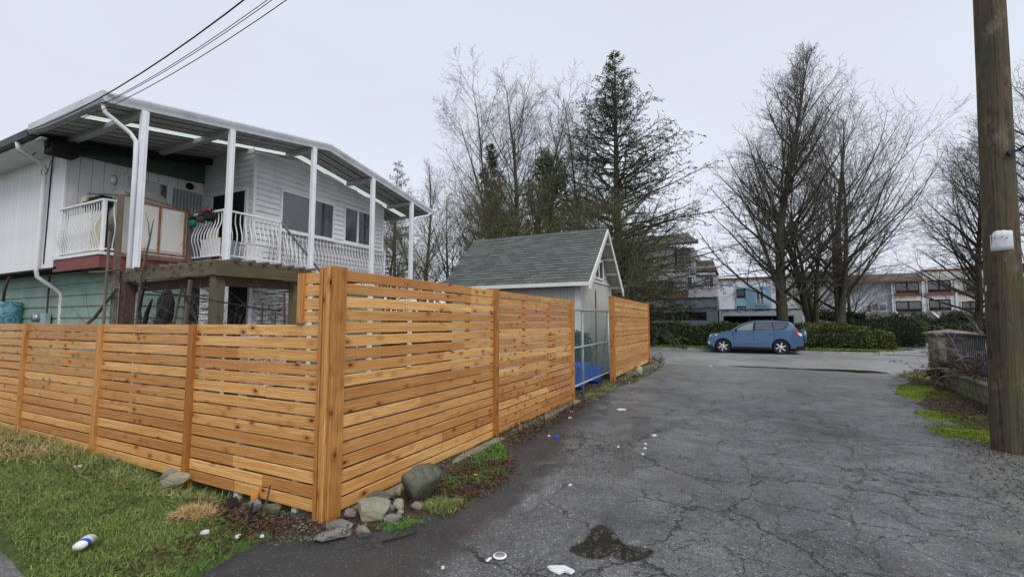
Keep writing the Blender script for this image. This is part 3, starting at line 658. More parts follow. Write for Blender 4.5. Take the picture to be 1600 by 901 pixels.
# ext wall facing the camera, y=6.56 ; s = x+12
lap(hs, (-11.97, 6.55, 0), (1, 0, 0), (0, -1, 0), 1.94, 2.88, 5.72, .135, [(-.1, 1.85-.05, 2.8, 4.74)][:0]+[(.48, 1.80, 2.88, 4.72)])
for y in (6.53, 10.80): MB().box(-10.06, -9.975, y, y+.07, 2.86, 5.55 if y < 7 else 5.26).build('corner_trim', 'white_paint', hs)
dk = MB().box(-11.50, -10.20, 6.50, 6.535, 2.9, 4.70).build('painted_doorway', 'dark', hs)  # solid dark panel painted in for the unlit inside of a doorway
for a, b in ((-11.55, -11.48), (-10.86, -10.80), (-10.22, -10.14)): MB().box(a, b, 6.48, 6.56, 2.9, 4.76).build('jamb', 'white_paint', dk)
MB().box(-11.48, -10.22, 6.48, 6.56, 4.70, 4.78).build('jamb', 'white_paint', dk)
def window(par, y0, y1, z0, z1, mull, x=-10.0, f=.05):
    w = MB().box(x-.02, x+.035, y0, y0+f, z0, z1).box(x-.02, x+.035, y1-f, y1, z0, z1).box(x-.02, x+.035, y0+f, y1-f, z0, z0+f).box(x-.02, x+.035, y0+f, y1-f, z1-f, z1).box(x-.02, x+.03, mull-.03, mull+.03, z0+f, z1-f).build('window', 'white_paint', par)
    MB().box(x-.01, x+.005, y0+f, mull-.03, z0+f, z1-f).build('pane', 'glass', w); MB().box(x-.01, x+.005, mull+.03, y1-f, z0+f, z1-f).build('pane', 'glass', w)
    MB().box(x, x+.06, y0-.03, y1+.03, z0-.04, z0-.002).build('sill', 'white_paint', w)
window(hs, 7.24, 8.90, 3.88, 4.90, 8.12); window(hs, 9.25, 10.32, 3.90, 4.95, 9.78)
MB().tube([(-12.0+.03, 6.2, 4.95), (-11.88, 6.2, 4.92)], [.09, .06], 8).build('wall_lamp', 'dark', hs)
# lower walls
lap(hs, (-17.5, 4.29, 0), (1, 0, 0), (0, -1, 0), 7.1, .1, 2.6, .23, mat='siding_green')
lap(hs, (-10.41, 4.30, 0), (0, 1, 0), (1, 0, 0), 1.12, .1, 2.6, .23, mat='siding_green')
MB().box(-10.44, -10.37, 5.40, 5.50, .05, 2.62).build('corner_trim', 'green_board', hs)
lap(hs, (-10.02, 5.50, 0), (0, 1, 0), (1, 0, 0), .42, .1, 2.6, .13, mat='flaking_paint')
lap(hs, (-10.02, 6.60, 0), (0, 1, 0), (1, 0, 0), 1.3, .1, 2.6, .13, mat='flaking_paint')
lap(hs, (-10.02, 7.90, 0), (0, 1, 0), (1, 0, 0), 3.0, .1, 2.6, .2, mat='siding_green')
MB().box(-10.05, -9.96, 6.52, 6.60, .05, 2.6).build('door_jamb', 'white_paint', hs)
MB().box(-10.05, -9.96, 5.90, 5.96, .05, 2.6).build('door_jamb', 'white_paint', hs)
# --- deck ---
dkp = MB().box(-12.2, -10.3, 3.94, 6.5, 2.83, 2.88).box(-10.3, -9.10, 5.40, 6.64, 2.831, 2.881).box(-10.0, -9.6, 6.64, 10.85, 2.80, 2.86).build('deck_floor', 'cover_cloth', hs)
for a in ((-12.15, -10.27, 3.90, 3.94, 2.60, 2.835), (-10.30, -10.26, 3.94, 5.38, 2.60, 2.835), (-10.28, -9.08, 5.36, 5.40, 2.60, 2.835), (-9.12, -9.08, 5.40, 6.66, 2.60, 2.835)):
    MB().box(*a).build('deck_fascia', 'red_board', hs)
for a in ((-12.17, -10.25, 3.88, 3.94, 2.837, 2.89), (-10.30, -10.24, 3.945, 5.37, 2.837, 2.89)): MB().box(*a).build('deck_edge', 'siding_vert', hs)
# bellied balusters
def bal_mesh(h=.93):
    pts = []
    for i in range(9):
        t = i/8; z = h*t; x = .085*math.exp(-((t-.42)/.22)**2)-.02*math.exp(-((t-.8)/.1)**2); pts.append((0, -x, z))
    return MB().tube(pts, .010, 4).mesh('baluster', 'rail_white')
BAL = bal_mesh()
def rail(par, a, b, ang, posts=True, step=.1, h=.93, bal=True):
    a, b = Vector(a), Vector(b); L = (b-a).length; d = (b-a)/L
    r = MB().bar(a+Vector((0, 0, h)), b+Vector((0, 0, h)), .05, .035).build('railing', 'rail_white', par)
    MB().bar(a+Vector((0, 0, .02)), b+Vector((0, 0, .02)), .03, .025).build('bottom_rail', 'rail_white', r)
    if posts:
        for p in (a, b): MB().box(p.x-.02, p.x+.02, p.y-.02, p.y+.02, p.z-.02, p.z+h).build('rail_post', 'rail_white', r)
    n = int(L/step)
    if bal:
        for i in range(1, n): p = a+d*(L*i/n); inst(BAL, 'baluster', r, p, (0, 0, ang), (1, 1, h/.93))
    return r
rail(hs, (-12.12, 3.94, 2.93), (-10.32, 3.94, 2.93), 0)
rail(hs, (-10.30, 3.95, 2.93), (-10.30, 4.22, 2.93), R(90))
rail(hs, (-10.30, 5.40, 2.93), (-9.13, 5.40, 2.93), 0)
rail(hs, (-9.13, 5.42, 2.93), (-9.13, 6.64, 2.93), R(90))
rail(hs, (-9.86, 7.15, 2.90), (-9.86, 10.8, 2.90), R(90), step=.11)
# wire grid behind those balusters
gm = MB()
for i in range(9): z = 2.95+i*.105; gm.box(-9.93, -9.925, 6.9, 10.78, z, z+.008)
for i in range(34): y = 6.95+i*.115; gm.box(-9.938, -9.932, y, y+.008, 2.9, 3.85)
gm.build('wire_grid', 'grey_metal', hs); 
# stair with handrail going down alongside
stair = MB()
for i in range(11): y = 6.70+.24*i; z = 2.72-.2*i; stair.box(-9.6, -9.12, y, y+.27, z, z+.035)
stair.prism([(-9.12, 6.66, 2.86), (-9.12, 9.35, .55), (-9.12, 9.35, .30), (-9.12, 6.66, 2.6)], (.035, 0, 0)).build('stair', 'old_wood', hs)
MB().bar((-9.12, 6.64, 3.86), (-9.12, 9.3, 1.48), .05, .03).build('handrail', 'grey_metal', hs)
MB().bar((-9.12, 6.64, 3.02), (-9.12, 9.3, .68), .03, .02).build('handrail', 'rail_white', hs)
for i in range(1, 6):
    t = i*.13; inst(BAL, 'baluster', hs, (-9.12, 6.64+t, 2.95-t*.9), (0, 0, R(90)))
# meter boxes and cables on the lower wall
mb = MB().box(-13.35, -13.1, 4.14, 4.24, 1.55, 1.80).build('meter_box', 'galv', hs, bevel=.01)
MB().tube([(-13.5, 4.2, 1.7), (-13.5, 4.08, 1.7)], .09, 12).build('meter_dial', 'glass_pale', hs, True)
MB().tube([(-13.2, 4.2, 1.8), (-13.2, 4.2, 2.6)], .02, 6).build('conduit', 'dark_wood', hs)
MB().tube([(-12.9, 3.92, 4.9), (-12.95, 3.86, 4.75), (-12.8, 3.85, 4.62), (-12.62, 3.86, 4.7), (-12.62, 3.9, 4.95)], .006, 5).build('cable_loop', 'dark', hs)
MB().tube([(-12.62, 3.92, 5.05), (-12.64, 3.92, 4.6), (-12.7, 3.93, 2.8)], .012, 5).build('cable', 'dark', hs)
MB().tube([(-12.9, 3.5, 5.05), (-12.7, 3.6, 4.93), (-12.4, 3.6, 4.98)], .012, 5).build('cable', 'dark', hs)

# ---- things on the deck ----
rp_ = thing('rusty_panel', 'rusty white metal fridge like cabinet standing on the deck edge behind the near white post', 'metal cabinet')
MB().box(-10.36, -10.24, 4.36, 5.30, 2.92, 3.93).build('body', 'rusty_white', rp_, bevel=.01)
for y in (4.36, 4.78, 5.24): MB().box(-10.236, -10.222, y, y+.035, 2.95, 3.93).build('rust_strip', 'rust', rp_)
for z in (2.96, 3.90): MB().box(-10.233, -10.224, 4.36, 5.30, z, z+.03).build('rust_strip', 'rust', rp_)
MB().box(-10.235, -10.20, 4.2, 5.32, 2.86, 2.90).build('rust_strip', 'rust', rp_)
for (ya, yb) in ((4.42, 4.76), (4.84, 5.22)): MB().box(-10.236, -10.226, ya, yb, 3.03, 3.87).build('door_panel', 'rusty_white', rp_)
o = MB().box(-10.22, -10.17, 5.30, 5.38, 2.6, 3.95).build('plank', 'old_wood'); tag(o, 'weathered upright plank at the right end of the rusty white cabinet', 'plank')
o = MB().box(-10.28, -10.22, 4.18, 4.34, 2.9, 3.95).build('plank', 'cover_cloth'); tag(o, 'pale upright board at the left end of the rusty white cabinet', 'plank')
# covered appliance: soft-edged box with a draped top
def blob(cx, cy, cz, sx, sy, sz, seed, mat, name, n=12, p=3.2, amp=.06, parent=None):
    me = bpy.data.meshes.new(name); bm = bmesh.new(); bmesh.ops.create_icosphere(bm, subdivisions=3, radius=1)
    rs = np.random.RandomState(seed); ph = rs.uniform(0, 6, 6)
    for v in bm.verts:
        x, y, z = v.co; r = (abs(x)**p+abs(y)**p+abs(z)**p)**(-1/p)
        w = 1+amp*(math.sin(3*x+ph[0])*math.sin(4*y+ph[1])+.6*math.sin(7*z+5*x+ph[2])+.4*math.sin(11*y-6*z+ph[3]))
        v.co = (x*r*sx*w, y*r*sy*w, z*r*sz*w)
    bm.to_mesh(me); bm.free(); me.materials.append(M[mat]); me.polygons.foreach_set('use_smooth', [True]*len(me.polygons))
    o = bpy.data.objects.new(name, me); C.objects.link(o); o.location = (cx, cy, cz)
    if parent: o.parent = parent
    return o
tag(blob(-11.0, 4.75, 3.60, .38, .50, .72, 4, 'cover_cloth', 'covered_appliance', p=5, amp=.03), 'bulky appliance under a beige grey cloth on the deck behind the near post', 'covered appliance')
tag(blob(-11.05, 4.35, 4.44, .05, .05, .11, 6, 'glass_pale', 'plastic_bottle', p=2.5, amp=.1), 'clear plastic bottle standing on the cloth covered appliance', 'bottle')
o = MB().bar((-11.3, 4.05, 4.12), (-10.2, 4.4, 4.03), .03, .02).build('stick', 'old_wood'); tag(o, 'thin brown stick lying across the top of the near deck railing', 'stick')
o = MB().tube([(-10.25, 4.2, 4.06), (-10.22, 4.8, 3.99), (-10.2, 5.35, 3.95), (-9.9, 5.6, 3.97)], .012, 5).build('stick', 'rust'); tag(o, 'long thin rod over the top of the rusty white cabinet', 'stick')
o = MB().prism([(-11.75, 4.1, 3.7), (-11.52, 4.1, 3.68), (-11.50, 4.1, 4.13), (-11.72, 4.1, 4.10)], (0, .03, 0)).build('board', 'cream'); tag(o, 'pale cream board leaning behind the left end of the deck railing', 'board')
o = MB().box(-11.5, -10.8, 4.05, 4.35, 3.86, 3.98).box(-11.4, -10.9, 4.1, 4.3, 3.98, 4.06).build('tool_tray', 'dark'); tag(o, 'dark tray of odds and ends behind the near deck railing', 'tray')
for (a, b, mt, lb) in (((-11.9, 4.0, 2.94), (-10.95, 4.05, 3.72), 'white_plastic', 'white perforated plastic panel behind the left deck railing'), ((-10.9, 4.0, 2.94), (-10.5, 4.03, 3.70), 'cream', 'cream panel behind the right end of the near deck railing'), ((-10.45, 3.99, 2.94), (-10.34, 4.02, 3.90), 'dark', 'dark board behind the corner of the near deck railing')):
    o = MB().box(a[0], b[0], a[1], b[1], a[2], b[2]).build('screen_panel', mt); tag(o, lb, 'panel')
for (a, b, mt, lb, h) in ((-10.15, -9.85, 'navy', 'navy striped panel behind the second deck railing', 3.62), (-9.8, -9.45, 'cream', 'cream board behind the second deck railing', 3.55), (-9.95, -9.3, 'white_plastic', 'low white board leaning behind the second deck railing', 3.32)):
    y = {'navy': 5.50, 'cream': 5.47, 'white_plastic': 5.43}[mt]
    o = MB().box(a, b, y, y+.015, 2.94, h).build('screen_panel', mt); tag(o, lb, 'panel')
def pot(cx, cy, cz, r, h, mat, lb):
    t = thing('hanging_pot', lb, 'flower pot', (cx, cy, cz))
    MB().tube([(0, 0, 0), (0, 0, h*.2), (0, 0, h), (0, 0, h*1.02), (0, 0, h*.7)], [r*.65, r*.72, r, r*.9, r*.85], 12).build('pot', mat, t, True)
    rs = np.random.RandomState(int(cx*100) % 99); n = 60; P = rs.normal(0, r*.45, (n, 3)); P[:, 2] = h*.8+abs(P[:, 2]); D = rs.normal(size=(n, 3)); D[:, 2] = abs(D[:, 2])+.3
    leaves(P, D, .07, .03, rs, 'dark_leaf', 'foliage', t)
pot(-10.10, 5.33, 3.60, .09, .13, 'teal_plastic', 'teal plastic pot hanging at the left end of the second deck railing')
pot(-9.80, 5.33, 3.66, .085, .12, 'pot_brown', 'small brown pot hanging beside the teal pot on the deck railing')
pot(-9.50, 5.33, 3.66, .13, .14, 'dark', 'wide dark basket hanging under the red cloth on the deck railing')
tag(blob(-9.68, 5.37, 3.88, .13, .05, .06, 9, 'red_cloth', 'red_cloth', amp=.2), 'crumpled red cloth tied over the second deck railing', 'cloth')
# bucket / boxes on right deck part
o = MB().box(-9.75, -9.3, 6.0, 6.35, 2.88, 3.25).build('storage_box', 'white_plastic', bevel=.02); tag(o, 'white storage box on the deck behind the corner railing', 'box')
o = MB().tube([(-9.45, 5.75, 2.88), (-9.45, 5.75, 3.3)], [.12, .15], 12).build('paint_bucket', 'galv'); tag(o, 'grey bucket on the deck behind the second white post', 'bucket')
def chair_like():
    t = thing('patio_table', 'small pale table on the deck beside the dark doorway', 'table', (-9.85, 6.1, 2.88))
    MB().box(-.28, .28, -.22, .22, .42, .46).build('tabletop', 'cream', t)
    for x in (-.24, .24):
        for y in (-.18, .18): MB().box(x-.02, x+.02, y-.02, y+.02, 0, .42).build('leg', 'cream', t)
chair_like()

# ================= PERGOLA =================
pg = thing('pergola', 'weathered greenish timber pergola behind the low fence in front of the deck', 'pergola')
def wpost(par, x, y, z0, z1, w, mat='pergola_wood', name='post', d=None):
    o = post(par, x, y, z0, z1, w, d or w, name, mat); return o
def wbeam(par, a, b, w, h, mat='pergola_wood', name='beam'):
    a, b = Vector(a), Vector(b); L = (b-a).length; m = MB().box(0, L, -w/2, w/2, -h/2, h/2); o = m.build(name, mat, par); o.location = a
    o.rotation_euler = (b-a).to_track_quat('X', 'Z').to_euler(); return o
wpost(pg, -6.62, 3.86, 0, 2.27, .14); wpost(pg, -6.62, 5.12, 0, 2.27, .13); wpost(pg, -9.0, 3.82, 0, 2.28, .16, 'dark_wood')
wbeam(pg, (-9.25, 3.78, 2.35), (-6.50, 3.78, 2.36), .045, .17); wbeam(pg, (-9.25, 3.92, 2.19), (-6.62, 3.92, 2.20), .045, .15, 'dark_wood')
wbeam(pg, (-6.50, 3.76, 2.35), (-6.50, 5.42, 2.38), .045, .18); wbeam(pg, (-6.66, 3.9, 2.20), (-6.66, 5.3, 2.22), .045, .14, 'dark_wood')
for i in range(11):
    x = -9.1+.25*i; wbeam(pg, (x, 3.72, 2.465+fr.uniform(-.004, .004)), (x+fr.uniform(-.04, .04), 5.4, 2.48), .045, .05, 'old_wood', 'rafter')
for i in range(7):
    y = 4.05+.22*i; wbeam(pg, (-9.2, y, 2.515), (-6.45, y+.02, 2.515), .04, .04, 'old_wood', 'slat')
# weathered posts and sticks standing among it
for (x, y, z0, z1, w, lb) in ((-9.08, 3.68, 0, 3.72, .10, 'tall weathered grey brown post in front of the deck corner'), (-9.18, 3.60, 0, 3.1, .05, 'thin grey plank beside the tall weathered post')):
    o = post(None, x, y, z0, z1, w, w*.6, 'old_post', 'old_wood'); tag(o, lb, 'post')
def stick(pts, r, lb, mat='old_wood', name='stick'):
    o = MB().tube(pts, r, 5).build(name, mat); tag(o, lb, 'stick'); return o
stick([(-10.0, 3.5, 1.35), (-9.5, 3.6, 1.68), (-8.86, 3.62, 2.16)], [.03, .027, .022], 'grey leaning branch propped against the tall weathered post')
stick([(-9.75, 3.58, 2.45), (-9.3, 3.6, 2.43), (-8.8, 3.62, 2.46)], [.008, .02, .014], 'short broken branch end sticking out left of the pergola')
stick([(-8.4, 3.7, 1.2), (-8.35, 3.7, 2.3), (-8.2, 3.72, 2.9), (-8.12, 3.72, 3.2)], [.02, .02, .014, .006], 'bare upright twig in front of the near white post', 'twig_dark')
stick([(-8.2, 3.72, 2.9), (-8.26, 3.72, 3.15), (-8.36, 3.72, 3.35)], [.01, .008, .004], 'thin forked twig tip in front of the rusty cabinet', 'twig_dark')
stick([(-8.0, 3.6, 1.3), (-7.88, 3.6, 1.75), (-7.76, 3.6, 1.95)], [.035, .03, .012], 'dark thick stump branch left of the hanging black cloth', 'dark')
stick([(-7.98, 3.6, 1.3), (-8.10, 3.6, 1.8), (-8.02, 3.62, 2.25)], [.02, .022, .016], 'dark crooked branch just right of the brown pergola post', 'dark')
stick([(-7.2, 3.6, 1.4), (-7.1, 3.6, 1.8), (-7.0, 3.6, 2.12)], [.022, .02, .018], 'leaning grey stick right of the hanging black cloth')
stick([(-6.93, 3.62, 1.4), (-6.88, 3.62, 1.8), (-6.84, 3.62, 2.2)], [.03, .03, .026], 'thick grey stake leaning behind the hanging black cloth')
stick([(-6.98, 3.57, 2.13), (-6.75, 3.57, 1.86), (-6.45, 3.57, 1.5)], [.013, .012, .012], 'black rod slanting down to the mossy pergola post', 'dark')
stick([(-8.3, 3.5, 2.25), (-7.5, 3.5, 2.05), (-6.6, 3.55, 1.95), (-5.5, 3.6, 1.80), (-4.9, 3.6, 1.74)], .010, 'long thin rod strung level across the pergola', 'dark')
stick([(-4.78, 3.6, 1.2), (-4.84, 3.6, 1.98)], .014, 'dark thin stake at the right of the pergola beside the flaking wall', 'dark_wood')
stick([(-5.23, 3.6, 1.2), (-5.23, 3.6, 1.85)], .014, 'short dark stake in the middle of the flaking white wall', 'dark_wood')
stick([(-5.0, 3.6, 1.2), (-4.98, 3.6, 1.72)], .009, 'shortest dark stake right of the middle one', 'dark_wood')
rs = np.random.RandomState(12)
P0 = np.stack([rs.uniform(-8.7, -4.9, 60), rs.uniform(3.3, 3.7, 60), np.full(60, 1.0)], 1); D0 = rs.normal(0, .5, (60, 3)); D0[:, 2] = 1; D0 /= np.linalg.norm(D0, axis=1, keepdims=True)
br = grow(P0, D0, rs.uniform(.6, 1.3, 60), np.full(60, .006), 6, .02, .18, rs); V, F = bulk_tubes([br, spawn(br, 4, .3, .5, 50, .0, 4, .15, rs, rmin=.003)], 3)
tag(npobj('bare_vines', V, F, 'twig_dark'), 'tangle of thin bare vine stems behind the low fence under the pergola', 'vines', kind='stuff')
hb = thing('hanging_cloth', 'black cloth bundle hanging under the pergola in front of the green siding', 'cloth', (-7.68, 3.75, 1.57))
bd = blob(0, 0, .24, .12, .10, .24, 3, 'black_cloth', 'bundle', p=2.3, amp=.13, parent=hb); blob(-.07, 0, .03, .15, .10, .07, 5, 'black_cloth', 'lower_fold', p=2.6, amp=.1, parent=hb)
blob(.0, 0, .47, .07, .06, .06, 8, 'black_cloth', 'knot', p=2.2, amp=.15, parent=hb)
MB().tube([(0, 0, .5), (-.02, 0, .6)], .006, 4).build('cord', 'dark', hb)
# tarp covered stack and dark pot at far left
tp = thing('covered_barrel', 'blue teal barrel wrapped in patterned tarp by the house wall at the far left', 'barrel', (-14.9, 4.0, 0))
MB().tube([(0, 0, 0), (0, 0, 1.98), (0, 0, 2.06), (0, 0, 2.09)], [.36, .36, .32, .05], 20).build('body', 'tarp', tp, True)
for z in (.6, 1.5): MB().tube([(0, 0, z), (0, 0, z+.04)], .368, 20).build('band', 'teal_plastic', tp)
tp2 = MB().box(-16.3, -15.35, 3.75, 4.1, 0, 2.08).build('tarp_stack', 'tarp', bevel=.04); tag(tp2, 'pale teal covered stack at the very left edge behind the fence', 'covered stack')
stick([(-14.7, 3.95, 2.0), (-14.5, 3.9, 2.3), (-14.3, 3.9, 2.6)], [.03, .03, .02], 'dark stick standing in the tarp wrapped barrel', 'dark_wood')
stick([(-15.0, 3.95, 2.0), (-14.95, 3.9, 2.55)], [.03, .02], 'second dark stick standing in the tarp wrapped barrel', 'dark_wood')

# ================= SHED =================
sh = thing('shed', 'pale grey shed with a steep green grey shingle roof and gabled end toward the lane', 'shed')
SY0, SY1, SX0, SX1 = 12.0, 15.45, -8.1, -3.88; RY = 13.69; EZ = 2.72; RZ = 4.50
MB().box(SX0, SX1, SY0, SY1, 0, 2.80).build('wall', 'shed_wall', sh)
MB().prism([(SX1-.002, SY0, 2.80), (SX1-.002, SY1, 2.80), (SX1-.002, RY, 4.25)], (-.1, 0, 0)).build('gable', 'shed_wall', sh)
# grooved boards on the side wall and the end wall
g1 = MB().box(0, .188, -.014, 0, 0, 2.72).mesh('wall_board', 'shed_wall')
for i in range(20): inst(g1, 'wall_board', sh, (SX1-.14-.2*(i+1), SY0-.001, .05))
g2 = MB().box(0, .014, 0, .188, 0, 2.80).mesh('wall_board', 'shed_wall')
for i in range(16): inst(g2, 'wall_board', sh, (SX1+.001, SY0+.12+.2*i, .05))
lap(sh, (SX1, SY0+.1, 0), (0, 1, 0), (1, 0, 0), 3.25, 2.90, 4.3, .16, [(1.45, 2.45, 2.95, 3.62)], top=lambda s: min(2.86+.92*(s+.0), 4.30-.92*(s-1.6)), mat='shed_wall')
MB().box(SX1+.014, SX1+.045, SY0, SY0+.13, 0, 2.86).box(SX1-.13, SX1+.044, SY0-.04, SY0-.015, 0, 2.80).build('corner_trim', 'shed_trim', sh)
MB().box(SX1, SX1+.05, SY0+.13, SY1, 2.84, 2.90).build('belt_board', 'shed_trim', sh)
MB().box(SX1+.01, SX1+.04, SY1-.12, SY1, 0, 2.86).build('corner_trim', 'shed_trim', sh)
wq = MB()
yA, yB, zA = 13.45, 14.45, 2.96
def wz(y): return 3.40+.42*(y-yA)*.5
w_ = MB().box(SX1+.02, SX1+.05, yA, yA+.06, zA, 3.36).box(SX1+.02, SX1+.05, yB-.06, yB, zA, 3.62).box(SX1+.02, SX1+.05, 13.90, 13.95, zA+.06, 3.45).box(SX1+.02, SX1+.05, yA+.06, yB-.06, zA, zA+.06)
w_.prism([(SX1+.02, yA, 3.36), (SX1+.02, yB-.25, 3.62), (SX1+.02, yB, 3.62), (SX1+.02, yB, 3.56), (SX1+.02, yB-.25, 3.56), (SX1+.02, yA, 3.30)], (.03, 0, 0))
w_ = w_.build('window', 'white_paint', sh)
MB().prism([(SX1+.024, yA+.05, zA+.05), (SX1+.024, yB-.05, zA+.05), (SX1+.024, yB-.05, 3.57), (SX1+.024, yB-.25, 3.57), (SX1+.024, yA+.05, 3.31)], (.006, 0, 0)).build('pane', 'glass', w_)
# roof decks
sl = math.hypot(RY-11.72, RZ-EZ); RXE = -3.50; RXW = -8.32
MB().prism([(RXE, 11.74, EZ-.02), (RXE, RY, RZ-.035), (RXE, 15.66, EZ-.02), (RXE, 15.66, EZ-.07), (RXE, RY, RZ-.09), (RXE, 11.74, EZ-.07)], (RXW-RXE, 0, 0)).build('roof_deck', 'soffit', sh)
MB().prism([(RXE+.002, RY, RZ-.03), (RXE+.002, 15.70, EZ-.016), (RXE+.002, 15.70, EZ-.004), (RXE+.002, RY, RZ+.01)], (RXW-RXE, 0, 0)).build('back_slope', 'shingle', sh)
# shingles: every tab of the near slope is a piece
ang = math.atan2(RZ-EZ, RY-11.72); rows = 19; pit = sl/rows; tw = .322
tm = []
for wv in (tw-.008, tw*.72, tw*.45):
    tm.append(MB().add([(0,0,0),(wv,0,0),(wv,pit+.03,-.004),(0,pit+.03,-.004),(0,0,.022),(wv,0,.022),(wv,pit+.03,.004),(0,pit+.03,.004)],[(3,2,1,0),(4,5,6,7),(0,1,5,4),(1,2,6,5),(2,3,7,6),(3,0,4,7)]).mesh('shingle', 'shingle'))
rr = random.Random(5); cnt = 0
for r in range(rows):
    x = RXW+.01-(r % 3)*.11; y = 11.70+pit*r*math.cos(ang); z = EZ-.01+pit*r*math.sin(ang)
    while x < RXE-.02:
        w = tw; sx = 1
        if x < RXW: sx = (x+tw-RXW)/tw; x0 = RXW
        else: x0 = x
        if x+w > RXE: sx = (RXE-x)/tw
        inst(tm[0], 'shingle', sh, (x0, y, z+rr.uniform(0, .006)), (ang, 0, 0), (max(.1, sx), 1, 1)); cnt += 1; x += tw
for i in range(16): # ridge caps
    inst(MB().add([(0,-.11,-.085),(.31,-.11,-.085),(.31,0,.012),(0,0,.012),(0,.11,-.085),(.31,.11,-.085)],[(0,1,2,3),(3,2,5,4)]).mesh('ridge_cap', 'shingle'), 'ridge_cap', sh, (RXW+.3*i, RY, RZ+.025)) if i < 16 else None
MB().box(RXW, RXE+.02, 11.66, 11.69, EZ-.12, EZ-.012).build('eave_board', 'shed_trim', sh)
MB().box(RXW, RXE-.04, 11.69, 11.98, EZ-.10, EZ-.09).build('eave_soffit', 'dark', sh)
for s, nm in ((-1, 'a'), (1, 'b')):
    y = RY+s*2.02; z = EZ-.10
    MB().prism([(RXE, RY, RZ+.0), (RXE, y, z+.08), (RXE, y+s*.02, z-.12), (RXE, y-s*.10, z-.10), (RXE, RY, RZ-.15)], (.035, 0, 0)).build('barge_board', 'shed_trim', sh)
for t in (.15, .4, .64, .88):
    y = RY+1.95*t; z = RZ-(RZ-EZ)*t-.12; MB().box(-3.87, RXE, y-.02, y+.03, z-.06, z+.02).build('lookout', 'shed_trim', sh)
MB().box(-3.70, -3.66, 12.9, 12.93, .3, 2.55).build('door_edge', 'old_wood', sh)
